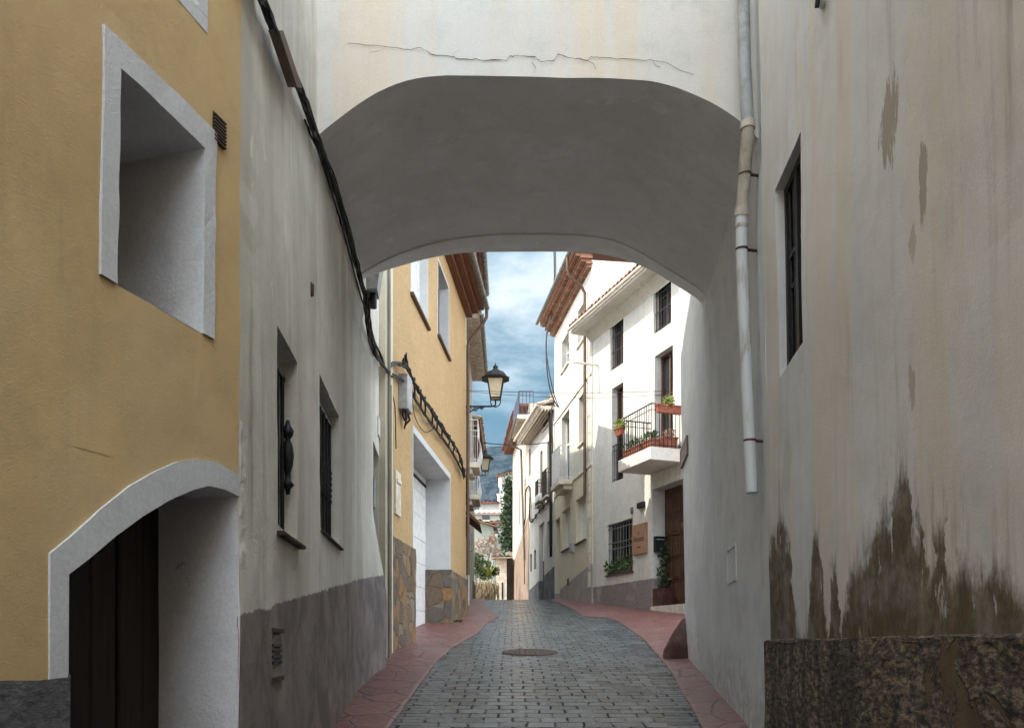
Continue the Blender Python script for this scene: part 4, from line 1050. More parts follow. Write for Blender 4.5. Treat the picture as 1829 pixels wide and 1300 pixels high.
# window plants, planter by the door
r = thing('window_plant', 'leafy green plants in the barred ground floor window', 'plant', BW.P((b5[0] + b5[1]) / 2, b5[2], .02))
mb = MB(); mb.box(BW, b5[0] + .04, b5[1] - .04, b5[2] + .003, b5[2] + .15, -.16, -.06); mb.build('trough', M['brownpaint'], r)
mb = MB()
for i in range(7): leaves(mb, BW.P(b5[0] + (b5[1] - b5[0]) * (i + .5) / 7, b5[2] + .2 + .08 * math.sin(i * 2.1), -.03), (.13, .1, .16), 60, .1, seed=300 + i)
mb.build('foliage', M['leaf'], r)
r = thing('door_planter', 'dark red square planter with a trailing plant beside the wooden door', 'planter', BW.P(bd1 - .3, ground(20.9), .0))
zg = ground(20.8) + .1
mb = MB(); mb.hexa([BW.P(bd1 - .45, zg, -.34), BW.P(bd1 - .02, zg, -.34), BW.P(bd1 - .02, zg, -.02), BW.P(bd1 - .45, zg, -.02), BW.P(bd1 - .48, zg + .55, -.355), BW.P(bd1 - .01, zg + .55, -.355), BW.P(bd1 - .01, zg + .55, .0), BW.P(bd1 - .48, zg + .55, .0)])
mb.build('pot', M['redpaint'], r)
mb = MB()
for i in range(9): leaves(mb, BW.P(bd1 - .18 - .05 * math.sin(i * 1.7), zg + .65 + i * .11, -.24 + .05 * math.sin(i)), (.12, .12, .12), 32, .09, seed=400 + i)
mb.build('foliage', M['leafdark'], r)

# ------------------------------------------------------------------ tall cream-white house with brick corbel eave, right
CW = Wall(2.30, 24.2, -.143, -1)
root = thing('corbelled_house', 'tall cream house with brown brick corbel eave and white stone balcony', 'house', (4, 27, 2.7))
def CR_(*a):
    r = CW.rect(*a); return (min(r[0], r[1]), max(r[0], r[1]), r[2], r[3])
c1 = CR_(1003.5, 1016, 612, 667); c2 = CR_(1032, 1044, 558, 622); c3 = CR_(1003, 1017, 748, 870); c4 = CR_(1034, 1044, 712, 797)
c5 = CR_(1004.5, 1018, 914, 984); c6 = CR_(1029, 1046.5, 894, 971); c7 = CR_(992, 1000.5, 929, 1075)
u0, u1 = CW.uY(24.22), CW.uY(29.75)
mb = facade(CW, u0, u1, 0, 12.42, [(*q, .22) for q in (c1, c2, c3, c4, c5, c6, c7)], 5, .6, .006)
mb.build('wall', M['rcwhite'], root)
for q in (c1, c2, c4): w = pane(CW, q, .21, root, frame=M['whitepaint']); sill(CW, q, w, M['creamstone'], .06, .05, .05)
for q in (c5, c6): w = pane(CW, q, .21, root, 'shutter', M['whitepaint']); sill(CW, q, w, M['brownpaint'], .06, .05, .05)
pane(CW, c3, .21, root, frame=M['whitepaint'])
MB().box(CW, c7[0], c7[1], c7[2], c7[3], -.21, -.17).build('door', M['bluegrey'], root)
mb = MB()
for z in (9.18, 6.56): mb.box(CW, u0, u1, z - .05, z + .03, 0, .035)
mb.build('string_course', M['creamstone'], root)
mb = MB()                                                 # corbel rows of brick and tile
for row, (z, o) in enumerate(((12.22, .16), (12.38, .34), (12.54, .5))):
    mb.box(CW, u0 - .05, u1 + .08, z + .07, z + .14, -.02, o)
    k = 42
    for i in range(k):
        u = u0 + (u1 - u0) * i / k; mb.box(CW, u, u + .07, z - .02, z + .068, 0, o - .03)
mb.build('eave', M['tile'], root)
tile_roof(CW, root, u0 - .05, u1 + .08, 12.69, .52); gutter(CW, root, u0 - .05, u1 + .1, 12.7, .62, .06)
mb = MB(); e = CW.uY(24.75)
mb.tube([CW.P(e - .1, 12.66, .62), CW.P(e - .1, 12.3, .62), CW.P(e - .08, 12.1, .55), CW.P(e, 11.9, .2), CW.P(e, 11.7, .08), CW.P(e, 9, .08), CW.P(e, 5.75, .08), CW.P(e, 5.6, .12)], .045, 10)
mb.build('downpipe', M['brownpaint'], root)
zf = CW.uv(1017, 861)[1]; ua, ub_ = CW.uv(1000, 862, .42)[0], CW.uv(985, 878, .42)[0]
mb = MB(); mb.bevbox(CW, ua, ub_, zf - .16, zf, -.03, .45, .01); mb.bevbox(CW, ua + .1, ub_ - .1, zf - .3, zf - .162, -.03, .28, .01); b = mb.build('balcony', M['creamstone'], root)
rail(CW, b, [(ua + .03, 0), (ua + .03, .41), (ub_ - .03, .41), (ub_ - .03, 0)], zf, zf + 1.08, .07, M['whitepaint'], .011)
a, b = sorted((CW.u(1013, 1039), CW.u(1016.5, 1039)))
MB().box(CW, a, b, CW.uv(1014, 1046)[1], CW.uv(1014, 1033)[1], -.02, .006).build('vent', M['iron'], root)
mb = MB(); a = CW.uY(24.35)
for i in range(14): mb.bevbox(CW, a, a + (.2 if i % 2 else .3), 3.0 + i * .5, 3.0 + i * .5 + .47, -.01, .02, .006)
mb.build('quoin', M['creamstone'], root)
a, b = sorted((CW.u(1021, 975), CW.u(1025, 975)))
MB().bevbox(CW, a, b, CW.uv(1023, 985)[1], CW.uv(1023, 970)[1], 0, .08, .01).build('meter_box', M['bluegrey'], root)

# ------------------------------------------------------------------ old white house and salmon house at the end, right
DW = Wall(1.50, 29.8, -.15, -1)
root = thing('washed_white_house', 'old whitewashed house with dark railings, navy door and grey base', 'house', (3, 32.5, 2.5))
def DR(*a):
    r = DW.rect(*a); return (min(r[0], r[1]), max(r[0], r[1]), r[2], r[3])
d1 = DR(970, 983, 722, 770); d2 = DR(965, 969, 808, 905); d3 = DR(977.5, 984, 790, 890); d4 = DR(963, 972, 938, 1075); d5 = DR(977, 986.5, 932, 998); d6 = DR(947, 950, 990, 1022); d7 = DR(954, 957.5, 983, 1017); d8 = DR(943.5, 948, 806, 853)
mb = facade(DW, DW.uY(29.82), DW.uY(35.0), 0, 9.8, [(*q, .22) for q in (d1, d2, d3, d4, d5, d6, d7, d8)], 4.5, .8, .006)
mb.build('wall', M['rdwhite'], root)
w = pane(DW, d1, .10, root, 'shutter', M['greenshutter']); sill(DW, d1, w, M['creamstone'], .06, .05, .05)
for q in (d2, d3):
    w = pane(DW, q, .21, root); v = q[2]
    g = MB(); g.box(DW, q[0] - .1, q[1] + .1, v - .06, v - .002, -.1, .2); s_ = g.build('sill', M['slabunder'], w)
    rail(DW, w, [(q[0] - .08, .0), (q[0] - .08, .18), (q[1] + .08, .18), (q[1] + .08, .0)], v, v + .95, .06, M['iron'], .011)
for q in (d5, d6, d7, d8): w = pane(DW, q, .15, root, frame=M['iron'])
a, b, c, d = d4; zn = DW.uv(968, 999)[1]
mb = MB(); mb.box(DW, a, b, c, zn, -.2, -.15, 0); mb.box(DW, a, b, zn + .002, d, -.2, -.15, 1); mb.build('door', [M['navy'], M['whitepaint']], root)
mb = MB(); mb.box(DW, DW.uY(29.82), DW.uY(35.0), 9.68, 9.8, 0, .5)
for i in range(4): mb.box(DW, DW.uY(29.82), DW.uY(35.0), 9.62, 9.678, .08 + i * .11, .12 + i * .11)
mb.build('eave', M['creamstone'], root); tile_roof(DW, root, DW.uY(29.82), DW.uY(35.1), 9.81, .5, m=M['tilepale']); gutter(DW, root, DW.uY(29.82), DW.uY(35.1), 9.83, .6, .06, M['creamstone'])
mb = MB(); e = DW.uY(30.1); mb.tube([DW.P(e, 9.7, .1), DW.P(e, 7.4, .07), DW.P(e, 4.9, .07)], .05, 10); mb.build('downpipe', M['iron'], root)
a, b = sorted((DW.u(967, 890), DW.u(974, 890)))
MB().bevbox(DW, a, b, DW.uv(970, 897)[1], DW.uv(970, 884)[1], 0, .25, .02).build('air_conditioner', M['whitepaint'], root)

EW = Wall(.71, 35.06, -.075, -1)
root = thing('salmon_house', 'narrow salmon pink house with terrace railing and tiled eave at the lane end', 'house', (2, 39, 2.3))
e1 = tuple(sorted((EW.uY(36.6), EW.uY(37.2)))) + (7.0, 8.6); e2 = tuple(sorted((EW.uY(39.4), EW.uY(40.0)))) + (7.0, 8.6)
e3 = tuple(sorted((EW.uY(36.9), EW.uY(37.5)))) + (4.0, 5.7)
mb = facade(EW, EW.uY(35.06), EW.uY(44), 0, 11.4, [(*q, .2) for q in (e1, e2, e3)], 4.5, 1.0, .006); mb.build('wall', M['pink'], root)
for q in (e1, e2, e3): pane(EW, q, .18, root)
mb = MB(); mb.box(EW, EW.uY(35.1), EW.uY(44.1), 11.3, 11.4, 0, .45); mb.build('eave', M['soffitwood'], root)
tile_roof(EW, root, EW.uY(36.5), EW.uY(44.1), 11.42, .5)
mb = MB(); t0, t1 = EW.uY(33.2), EW.uY(36.4)
mb.box(EW, t0, t1, 10.25, 10.42, -.02, .62); b = mb.build('terrace', M['slabunder'], root)
rail(EW, b, [(t0 + .05, 0), (t0 + .05, .56), (t1 - .05, .56)], 10.42, 11.35, .12, M['navy'], .014)
mb = MB(); mb.tube([EW.P(t0, 10.28, .68), EW.P(t1, 10.22, .68), EW.P(t1 + .1, 10.0, .66), EW.P(t1 + .2, 9.8, .2), EW.P(t1 + .2, 5, .06)], .05, 8); mb.build('downpipe', M['zinc'], root)

# ------------------------------------------------------------------ end of the lane: garden, ivy, low walls
FWl = Wall(-.33, 44.2, -.02, -1)
root = thing('low_house', 'low stained old wall building with ivy above at the lane end', 'building', (1, 47, 2.0))
facade(FWl, FWl.uY(44.1), FWl.uY(49), 0, 6.2, [], 3, 1.0, .02).build('wall', M['oldgrey'], root)
mb = MB()
for i in range(16):
    t = i / 15
    leaves(mb, (-.2 + .12 * math.sin(i * 2.3) + .15 * (t - .5), 45.0, 6.4 + 3.6 * t), (.32, .5, .42), 150, .17, seed=500 + i)
r = thing('ivy', 'dark green ivy climbing the corner of the salmon house', 'ivy', (0, 45, 6))
mb.build('foliage', M['leafdark'], r)
mb = MB(); mb.tube([(-.03, 45.1, 5.5), (.02, 45.0, 8), (-.05, 45, 9.8)], .05, 6); mb.build('stem', M['bark'], r)
mb = MB(); p = px(901, 1070, 46); mb.tube([Vector((p.x, 46, 1.8)), px(901.5, 875, 46)], .04, 8)
tag(mb.build('utility_pole', M['oldgrey']), 'thin grey concrete pole standing before the ivy', 'pole')
GY = 38.5
mb = MB()
x0, x1 = px(838, 0, GY).x, px(884.5, 0, GY).x
nx_, nz = 12, 5; z0, z1 = 1.6, px(0, 1052, GY).z
mb.add([(x0 + (x1 - x0) * i / nx_, GY, z0 + (z1 - z0) * j / nz) for i in range(nx_ + 1) for j in range(nz + 1)], [(i * 6 + j, (i + 1) * 6 + j, (i + 1) * 6 + j + 1, i * 6 + j + 1) for i in range(nx_) for j in range(nz)])
mb.abox(x0, x1, GY + .002, GY + .3, z0, z1); mb.warp(.01, 2)
gwall = thing('garden_wall', 'low grey garden wall topped with dry hanging straw at the lane end', 'wall', (x0, GY, 2.4))
mb.build('wall', M['oldgrey'], gwall)
mb = MB(); rnd = random.Random(5)
for i in range(520):
    x = rnd.uniform(x0 - .05, x1 + .05); z = z1 + rnd.uniform(-.1, .42); blade(mb, (x, GY - rnd.uniform(.02, .12), z), (rnd.uniform(-.4, .4), -.6, rnd.uniform(-.6, .4)), rnd.uniform(.25, .5), .03, .9, 3)
mb.build('straw', M['straw'], gwall)
def bush(name, label, cat, blobs, m, size, n, stems=None, seed=0, group=None):
    r = thing(name, label, cat, (blobs[0][0][0], blobs[0][0][1], 2.6), group); mb = MB()
    for i, (c, rr) in enumerate(blobs): leaves(mb, c, rr, n, size, seed=seed + i)
    mb.build('foliage', m, r)
    mb = MB()
    for c, rr in blobs: 
        c = Vector(c); mb.tube([(blobs[0][0][0], blobs[0][0][1], 2.2), ((c.x + blobs[0][0][0]) / 2, c.y, (c.z + 2.2) / 2), c], [.03, .02, .008], 5)
    mb.build('stem', M['bark'], r)
    return r
PY = 39.6
def pp(x, y, Y=PY): return px(x, y, Y)
bush('green_shrub', 'dense dark green shrub behind the straw topped garden wall', 'shrub', [(pp(849, 1015), (.28, .3, .3)), (pp(858, 1022), (.25, .3, .25)), (pp(853, 998), (.25, .3, .22)), (pp(866, 1028), (.22, .25, .18)), (pp(875, 1022), (.2, .25, .2)), (pp(884, 1020), (.2, .25, .2)), (pp(846, 1002), (.25, .3, .25)), (pp(866, 1008), (.3, .3, .22))], M['leaf'], .11, 230, seed=600)
bush('dry_shrub', 'pinkish dry blossomed shrub rising above the green shrub', 'shrub', [(pp(850, 977, 41), (.3, .3, .28)), (pp(863, 970, 41), (.3, .3, .3)), (pp(876, 975, 41), (.32, .3, .3)), (pp(886, 988, 41), (.25, .3, .25)), (pp(862, 990, 41), (.35, .3, .25)), (pp(880, 962, 41), (.18, .2, .25))], M['dry'], .085, 230, seed=650)
r = thing('banana_plant', 'yellow green plant with long strap leaves behind the garden wall', 'plant', pp(873, 1040, 39.2))
mb = MB(); rnd = random.Random(9)
base = pp(874, 1035, 39.2)
for i in range(26):
    a = rnd.uniform(0, 6.28); blade(mb, base + Vector((rnd.uniform(-.1, .1), 0, rnd.uniform(0, .2))), (math.cos(a) * .6, math.sin(a) * .4, 1), rnd.uniform(.7, 1.5), .1, .35, 7)
mb.build('leaves', M['leafyellow'], r)
mb = MB()
b2_ = pp(867, 990, 40.5)
for dx, L in ((-.34, 1.3), (-.2, .9), (.12, .9), (-.5, .8)): blade(mb, b2_, (dx, 0, 1), L, .16, .12, 7)
mb.build('tall_leaf', M['leaf'], r)

# ------------------------------------------------------------------ village houses and mountain behind
def village(name, label, x0, x1, ytop, ybot, Y, D, mw, roof=None, roofm=None, win=(), ridge=0, slope_r=0):
    a, b = px(x0, ytop, Y), px(x1, ytop, Y); zb_ = .5
    VW = Wall(a.x, Y, 0, 1); r = thing(name, label, 'house', ((a.x + b.x) / 2, Y + D / 2, 1.5)); mb = MB()
    zr = px(0, ytop + slope_r, Y).z
    mb.hexa([(a.x, Y, zb_), (b.x, Y, zb_), (b.x, Y + D, zb_), (a.x, Y + D, zb_), (a.x, Y, a.z), (b.x, Y, zr), (b.x, Y + D, zr), (a.x, Y + D, a.z)])
    mb.build('wall', mw, r)
    if roof:
        mb = MB(); n = max(3, int((b.x - a.x) / .28)); rise = roof
        e = .25
        pts = []
        for i in range(n * 2 + 1):
            t = i / (n * 2); x = a.x - e + (b.x - a.x + 2 * e) * t; zz = a.z + (zr - a.z) * t + (.09 if i % 2 else 0)
            pts += [(x, Y - .35, zz + .03), (x, Y + D, zz + .03 + rise)]
        mb.add(pts, [(2 * i, 2 * i + 2, 2 * i + 3, 2 * i + 1) for i in range(n * 2)])
        mb.hexa([(a.x - e, Y - .33, a.z - .05), (b.x + e, Y - .33, zr - .05), (b.x + e, Y + D, zr - .05 + rise), (a.x - e, Y + D, a.z - .05 + rise), (a.x - e, Y - .33, a.z + .025), (b.x + e, Y - .33, zr + .025), (b.x + e, Y + D, zr + .025 + rise), (a.x - e, Y + D, a.z + .025 + rise)])
        mb.build('roof', roofm, r)
    for (xa, xb, ya, yb) in win:
        p, q = px(xa, yb, Y), px(xb, ya, Y); mb = MB(); mb.abox(p.x, q.x, Y - .02, Y + .1, p.z, q.z); f = mb.build('window', M['glass'], r)
        mb = MB(); mb.abox(p.x - .06, q.x + .06, Y - .09, Y + .05, p.z - .1, p.z - .002); mb.build('sill', M['creamstone'], f)
    return r
village('greenish_house', 'greenish grey gable house with sloping brown tile verge behind the shrubs', 836, 881, 922, 1040, 52, 6, M['greenish'], .35, M['tile'], slope_r=19)
village('lichen_roof_house', 'white village house with pale lichen covered tile roof', 849, 899, 918, 1000, 62, 5, M['palehouse'], 1.05, M['tilepale'], [(861, 875, 920.5, 928.5)])
village('lower_white_house', 'small white village house with brown tile verge below the lichen roof', 878, 912, 934, 1000, 57, 4, M['palehouse'], .3, M['tile'], slope_r=-4)
rr_ = village('red_roof_house', 'distant village house with bright red tiled roof and white chimney', 856, 895, 898, 960, 76, 5, M['palehouse'], .85, M['tilered'])
mb = MB(); p = px(893, 889, 76); mb.abox(p.x - .25, p.x + .25, 77, 77.5, p.z - 1, p.z + .45); mb.abox(p.x - .32, p.x + .32, 76.93, 77.57, p.z + .45, p.z + .55); mb.build('chimney', M['whitepaint'], rr_)
vv_ = village('hill_house', 'pale village house with orange tiled eave and white pipe high behind the ivy', 892, 930, 851, 1000, 66, 5, M['palehouse'], .4, M['tile'], [(903, 910, 858, 872)], slope_r=-13)
mb = MB(); mb.tube([px(893, 853, 65.9), px(893, 868, 65.9), px(898, 874, 65.9), px(899, 930, 65.9)], .13, 8); mb.build('downpipe', M['whitepaint'], vv_)
village('narrow_house', 'narrow cream stone house front beside the garden wall', 886, 905, 996, 1090, 43, 2.5, M['creamstone'], .2, M['tilepale'], [(888, 890.5, 1045, 1075), (896, 899, 1040, 1070)])
# mountain
def mountain():
    n, m_ = 110, 40; pts = []; D0, D1 = 900, 1700
    prof = [(-2500, .10), (-520, .17), (-160, .19), (-75, .215), (-62, .226), (-48, .234), (-20, .2365), (40, .237), (120, .232), (400, .2), (2500, .12)]
    for i in range(n + 1):
        t = i / n; x = -900 + 1800 * t
        if True:
            for j in range(m_ + 1):
                s = j / m_; Y = D0 + (D1 - D0) * s
                hx = interp(prof, x * 1500 / Y) * D1
                z = -5 + (hx + 5) * (s ** .8)
                nz_ = mnoise.fractal(Vector((x * .012, Y * .012, 3)), .9, 2.1, 6)
                z += nz_ * 26 * math.sin(math.pi * min(1, s * .97 + .03)) ** .6
                pts.append((x, Y, z))
    mb = MB(); k = m_ + 1
    mb.add(pts, [(i * k + j, (i + 1) * k + j, (i + 1) * k + j + 1, i * k + j + 1) for i in range(n) for j in range(m_)], 0, True)
    def fn(q):
        p = q.pos(); a = q.noise(p, .025, 8, .72, .4); b = q.noise(p, .11, 6, .7)
        rock = q.step(q.m('ADD', q.m('MULTIPLY', a, .65), q.m('MULTIPLY', b, .35)), .46, .56)
        c = q.mix(rock, (.005, .013, .014), (.05, .056, .058))  # cloud shade and blue distance are painted into these dark colours
        return {'color': c, 'normal': q.bump(q.m('ADD', a, b), 1.0, 12)}
    struct(mb.build('hill', mat('shade toned scrub and rock', rough=.95, fn=fn, spec=.1)))
mountain()

# ------------------------------------------------------------------ lanterns
def lantern(label, x, y, Y, k, wall_x, group='black wall lanterns', glass='lampglass'):
    """(x, y): photo position of the foot of the lantern; k: overall height"""
    c = px(x, y, Y); r = thing('wall_lantern', label, 'street lamp', c, group)
    wx = wall_x; mb = MB()                                 # bracket with scrolls
    z = c.z - .16 * k
    mb.tube([(wx, Y, z), (c.x - .12 * k, Y, z), (c.x, Y, z + .02 * k), (c.x, Y, c.z)], .022 * k, 7)
    mb.tube([(c.x - .13 * k, Y, c.z - .02 * k), (c.x - .1 * k, Y, z + .03 * k), (c.x, Y, z - .02 * k), (c.x + .1 * k, Y, z + .03 * k), (c.x + .13 * k, Y, c.z - .02 * k)], .014 * k, 6)
    mb.tube([(wx + .01, Y, z - .3 * k), (wx + .01, Y, z + .12 * k)], .025 * k, 6)
    L = c.x - wx; pts = []
    for i in range(16):
        t = i / 15; pts.append((wx + L * .75 * t, Y, z - .26 * k * (1 - t) ** 1.8 - .01))
    mb.tube(pts, .013 * k, 6)
    for cx_, rad in ((.2, .1), (.42, .07), (.6, .045)):
        pts = [(wx + L * cx_ + rad * k * (1 - i / 26) * math.cos(i * .55), Y, z - rad * k * .95 + rad * k * (1 - i / 26) * math.sin(i * .55)) for i in range(22)]
        mb.tube(pts, .011 * k, 5)
    mb.build('bracket', M['iron'], r)
    mb = MB(); zb0, zt_ = c.z + .03 * k, c.z + .5 * k; rb_, rt = .17 * k, .27 * k
    def cor(i, rr, zz): a = math.pi / 4 + math.pi / 2 * i; return Vector((c.x + rr * 1.25 * math.cos(a) * .8, Y + rr * 1.25 * math.sin(a) * .8, zz))
    for i in range(4):
        mb.tube([cor(i, rb_, zb0), cor(i, rt, zt_)], .014 * k, 5)
        for rr, zz in ((rb_, zb0), (rt, zt_)): mb.tube([cor(i, rr, zz), cor(i + 1, rr, zz)], .016 * k, 5)
    mb.build('frame', M['iron'], r)
    mb = MB(); A = [cor(i, rb_ * .96, zb0) for i in range(4)]; B = [cor(i, rt * .96, zt_) for i in range(4)]
    mb.add(A + B, [(i, (i + 1) % 4, 4 + (i + 1) % 4, 4 + i) for i in range(4)] + [(3, 2, 1, 0), (4, 5, 6, 7)]); mb.build('glass', M[glass], r)
    mb = MB()
    pr = [(rt * 1.32, zt_ - .01 * k), (rt * 1.36, zt_ + .02 * k), (rt * 1.12, zt_ + .04 * k), (rt * 1.0, zt_ + .1 * k), (rt * .78, zt_ + .17 * k), (rt * .42, zt_ + .215 * k), (rt * .3, zt_ + .225 * k)]
    mb.lathe((c.x, Y, 0), pr, 8, sq=True, rot=math.pi / 8); cp = mb.build('cap', M['iron'], r)
    mb = MB(); mb.lathe((c.x, Y, zt_ + .22 * k), [(.08 * k, 0), (.075 * k, .03 * k), (.04 * k, .05 * k), (.07 * k, .075 * k), (.06 * k, .1 * k), (.02 * k, .12 * k), (.015 * k, .17 * k)], 10); mb.build('finial', M['iron'], cp)
    return r
lantern('larger black iron lantern on a scrolled bracket beside the orange house', 885, 714, 20.6, 1.0, -1.24)
lantern('smaller black lantern further down, hanging against the mountain', 866.5, 842, 30, .9, -1.5)
lantern('tiny far lantern with white glass before the village houses', 886, 962, 49.5, .62, -1.45, glass='lampwhite')

# ------------------------------------------------------------------ cables
def catenary(a, b, sag, n=14):
    a, b = Vector(a), Vector(b); return [a.lerp(b, i / n) + Vector((0, 0, -sag * 4 * (i / n) * (1 - i / n))) for i in range(n + 1)]
def path(W, pts, w, n=4, jit=.0, seed=0):
    q = smooth(pts, len(pts) * n); rnd = random.Random(seed)
    return [W.pt(x + rnd.uniform(-jit, jit), y + rnd.uniform(-jit, jit), w + .015 * math.sin(i * .9 + seed)) for i, (x, y) in enumerate(q)]
main = [(440, -60), (470, 0), (503, 85), (541, 170), (575, 268), (600, 335), (626, 425), (643, 490), (653, 530), (657, 575), (667, 618), (684, 652), (694, 662)]
mb = MB()
for s, (w, r_, dx) in enumerate(((.05, .009, 0), (.035, .012, -5), (.06, .006, 5), (.03, .007, -9), (.07, .006, 2))):
    mb.tube(path(GW, [(x + dx * (1 - .6 * max(0, min(1, (y + 60) / 700))), y) for x, y in main], w, 5, 1.2, s), r_, 6)
tag(mb.build('cable_bundle', M['cable']), 'thick black cable bundle slanting along the grey house wall to the arch', 'cables')
mb = MB()
mb.tube(path(GW, [(545, 215), (575, 290), (598, 362), (615, 420), (640, 515), (655, 560)], .02, 6, .8, 3), .008, 6)
tag(mb.build('thin_cable', M['cable']), 'single thin cable sagging just below the thick bundle on the grey wall', 'cable')
mb = MB()
a = [GW.pt(x, y, .09) for x, y in ((498, 55), (506, 55), (540, 157), (531, 157))]
mb.hexa([p for p in a] + [p - GW.n * .05 for p in a])
tag(mb.build('cable_board', M['brownpaint']), 'dark wooden board behind the cables high on the grey wall', 'board')
r = thing('grey_hopper', 'grey rain hopper with black neck on the wall just past the arch', 'hopper', GW.pt(668, 560))
mb = MB(); u0, u1 = GW.uY(9.35), GW.uY(9.75)
za, zb_ = GW.uv(660, 498)[1] + .1, GW.uv(661, 545)[1]
mb.hexa([GW.P(u0 + .05, zb_, .0), GW.P(u1 - .05, zb_, 0), GW.P(u1 - .05, zb_, .12), GW.P(u0 + .05, zb_, .12), GW.P(u0, za, 0), GW.P(u1, za, 0), GW.P(u1, za, .17), GW.P(u0, za, .17)])
mb.build('body', M['bluegrey'], r); MB().tube([GW.P((u0 + u1) / 2, zb_ + .01, .06), GW.P((u0 + u1) / 2, zb_ - .16, .06)], .045, 8).build('neck', M['iron'], r)
mb = MB()                                                 # tangled loops past the arch
rnd = random.Random(3)
for s in range(7):
    pts = [(655 + rnd.uniform(-3, 3), 520), (657 + rnd.uniform(-5, 4), 560), (664 + rnd.uniform(-7, 5), 600), (674 + rnd.uniform(-8, 6), 632), (688 + rnd.uniform(-4, 4), 655), (697, 663 + rnd.uniform(-6, 6))]
    mb.tube(path(GW, pts, .06 + .02 * s, 4, .6, s), rnd.uniform(.008, .014), 5)
tag(mb.build('cable_tangle', M['cable']), 'tangle of black cables hanging past the arch before the orange house', 'cables')
mb = MB()
up_ = [(697, 650), (712, 648), (728.6, 659), (745, 692), (778.5, 745), (814.5, 800), (826, 830), (829, 850)]
lo_ = [(700, 668), (722, 678), (733, 695), (748, 722.5), (773, 758.5), (803.5, 800), (822, 833), (829, 852)]
for s in range(4): mb.tube(path(OW, [(x + (s % 2) * 2 - 1, y + (s // 2) * 3) for x, y in up_], .07 + .02 * s, 5, 2.2, s), .018 if s < 2 else .012, 6)
for s in range(2): mb.tube(path(OW, [(x, y + s * 3) for x, y in lo_], .06 + .02 * s, 6, .6, s + 7), .014, 6)
su, sl_ = smooth(up_, 34), smooth(lo_, 34)
for i in (8, 11, 13, 16, 18, 20, 23, 25, 28, 30):
    a, b = OW.pt(*su[i], .09), OW.pt(*sl_[min(33, i + 1)], .08); mb.tube([a, a.lerp(b, .5) + OW.n * .01, b], .017, 5); mb.tube([a - Vector((0, 0, .03)), a + Vector((0, 0, .05))], .03, 5)
for s in range(4): mb.tube(path(OW, [(720 + 3 * s, 655), (719 + 2 * s, 643 - 4 * s)], .1 + .02 * s, 3, .5, s), .013, 5)
tag(mb.build('cable_ladder', M['cable']), 'twisted black cables tied ladder-like across the orange house front', 'cables')
mb = MB()
mb.tube(path(OW, [(735, 700), (740, 740), (750, 762), (762, 772), (776, 764)], .03, 5, 0, 2), .007, 5)
mb.tube(path(OW, [(694, 670), (701, 705), (706, 735), (707, 800)], .04, 5, .4, 2), .009, 5)
tag(mb.build('loose_cable', M['cable']), 'thin loose cables drooping over the orange wall above the garage', 'cable')
bx = thing('junction_box', 'pale grey junction box with cable glands on the orange wall', 'junction box', OW.pt(718, 700))
u0, u1 = OW.uY(12.55), OW.uY(12.9); z0, z1 = OW.uv(711, 728)[1], OW.uv(711, 666)[1]
MB().bevbox(OW, u0, u1, z0, z1, .0, .14, .012).build('body', M['bluegrey'], bx)
mb = MB()
for i in range(4):
    p = OW.P(u0 + .05 + i * .08, z0, .06 + .02 * (i % 2)); mb.tube([p, p + Vector((.01 * i, 0, -.1)), p + Vector((.02 - .02 * i, .03, -.17 - .04 * (i % 3)))], [.022, .02, .012], 6)
mb.build('gland', M['cable'], bx)
mb = MB()
d_ = [(829, 845), (830, 880), (828, 905), (831, 940), (830, 960)]
for s in range(4): mb.tube([px(x + (s % 2) * 3 - 1, y, 19.9) + Vector((.03 * math.sin(i + s), .12 + .03 * s, 0)) for i, (x, y) in enumerate(smooth(d_, 18))], .017, 5)
tag(mb.build('hanging_cables', M['cable']), 'black cables hanging down the far corner of the orange house', 'cables')
def wire(label, a, b, sag, r_=.009):
    mb = MB(); mb.tube(catenary(a, b, sag), r_, 5); tag(mb.build('wire', M['cable']), label, 'wire', 'wires across the lane')
wire('upper thin wire crossing from the orange house to the flowered balcony', px(831, 697, 20.0), px(1215, 697, 20.9), .06, .007)
wire('lower thin wire crossing from the orange house towards the white house', px(831, 698, 20.05), px(1215, 702, 21), .14, .006)
wire('thicker low wire crossing the lane in front of the mountain', px(857, 790, 27), px(986, 789, 29.9), .09, .016)
wire('short wire sagging low before the village roofs', px(850, 897, 42), px(905, 893, 43), .12, .012)
mb = MB()
ba = [px(x, y, 28.4) for x, y in smooth([(989, 430), (990, 500), (984, 560), (976, 600), (977, 660), (984, 700), (996, 727)], 26)]
bb = [px(x, y, 28.3) for x, y in smooth([(992, 430), (992, 520), (982, 575), (975, 615), (981, 665), (990, 705), (999, 729)], 26)]
mb.tube(ba, .022, 6); mb.tube(bb, .018, 6); mb.tube([px(x, y, 29.6) for x, y in smooth([(996, 726), (986, 725), (985, 760), (987, 800), (986, 880)], 20)], .03, 6)
tag(mb.build('drop_cable', M['cable']), 'pair of black cables dropping from above past the corbelled house eave', 'cables')
mb = MB()
pl_ = smooth([(983, 890), (975, 900), (962, 915), (950, 931), (946, 925), (947, 885), (945, 868), (939, 880), (938, 925), (934, 950)], 60)
mb.tube([DW.pt(x, y, .06) if x > 944.5 else EW.pt(x, y, .06) for x, y in pl_], .03, 5)
for x, y in pl_[6:30:3]:
    q = DW.pt(x, y, .05); mb.tube([q + Vector((0, 0, -.06)), q + Vector((0, 0, .10))], .035, 5)
tag(mb.build('wall_cable', M['cable']), 'black cable looping along the whitewashed house front', 'cable')

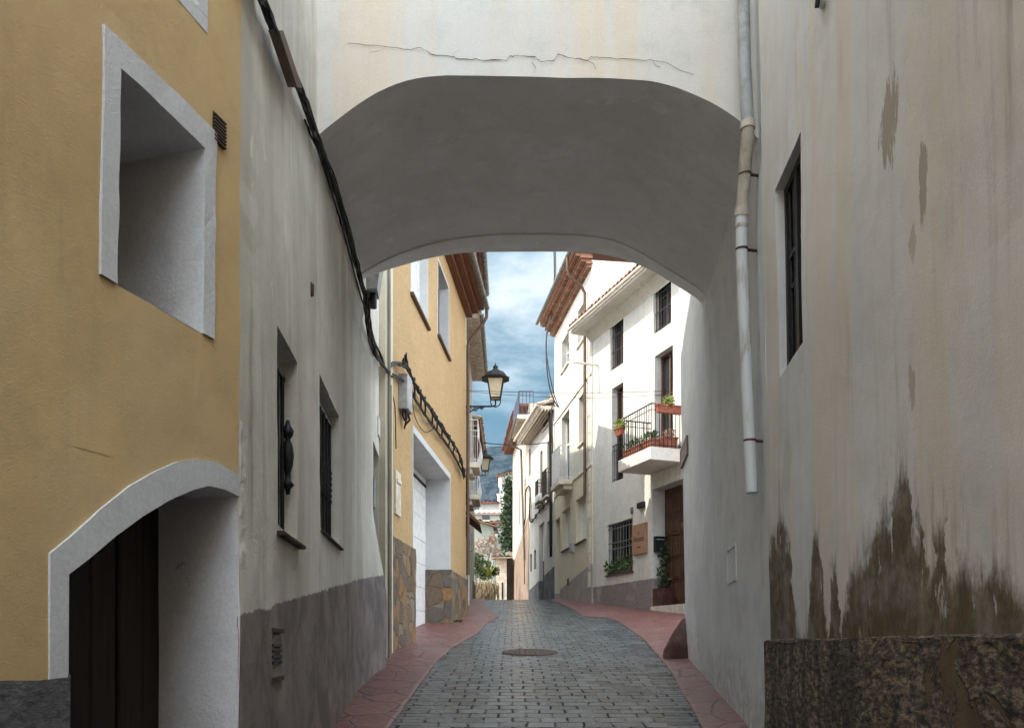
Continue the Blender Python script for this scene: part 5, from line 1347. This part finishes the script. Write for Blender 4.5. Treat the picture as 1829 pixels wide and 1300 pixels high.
mb = MB(); q = Vector((OW.P(OW.uY(17.9), 0, .12).x, 17.9, pz(-1, 17.9)))
rnd = random.Random(4)
for i in range(16):
    a = rnd.uniform(0, 6.28); blade(mb, q + Vector((rnd.uniform(-.06, .06), rnd.uniform(-.1, .1), 0)), (math.cos(a), math.sin(a), .9), rnd.uniform(.12, .24), .035, .5, 4)
tag(mb.build('weed', M['leaf']), 'small green weed growing at the foot of the orange house stone base', 'weed')
# ------------------------------------------------------------------ manhole
mc = Vector((.265, 12.27, 0)); mb = MB()
k = 36; rings = [(.41, -.01), (.41, .010), (.385, .010), (.38, .005), (.36, .005), (.355, .009), (.0, .009)]
pts = []
for r_, z in rings:
    for i in range(k):
        a = 6.2832 * i / k; X, Y = mc.x + r_ * math.cos(a), mc.y + r_ * math.sin(a); pts.append((X, Y, ground(Y) + z + .004))
mb.add(pts, [(i * k + j, i * k + (j + 1) % k, (i + 1) * k + (j + 1) % k, (i + 1) * k + j) for i in range(len(rings) - 1) for j in range(k)])
for i in range(-4, 5):
    for j in range(-4, 5):
        X, Y = mc.x + i * .075, mc.y + j * .075
        if (i * .075) ** 2 + (j * .075) ** 2 < .1: mb.hexa([(X + a, Y + b, ground(Y + b) + c) for c in (.012, .016) for a, b in ((-.014, -.014), (.014, -.014), (.014, .014), (-.014, .014))])
tag(mb.build('manhole_cover', M['rust']), 'round rusty manhole cover in the grey paved lane', 'manhole cover')

# ------------------------------------------------------------------ the air
def air():
    m = bpy.data.materials.new('haze'); m.use_nodes = True; nt = m.node_tree
    for nn in list(nt.nodes):
        if nn.type != 'OUTPUT_MATERIAL': nt.nodes.remove(nn)
    v = nt.nodes.new('ShaderNodeVolumePrincipled'); out = [q for q in nt.nodes if q.type == 'OUTPUT_MATERIAL'][0]
    v.inputs['Color'].default_value = (.42, .68, .95, 1); v.inputs['Density'].default_value = .00005; v.inputs['Anisotropy'].default_value = .2
    nt.links.new(v.outputs[0], out.inputs['Volume'])
    mb = MB(); mb.abox(-1520, 1520, -420, 1820, -45, 480)
    o = mb.build('haze', m); o['kind'] = 'stuff'
air()
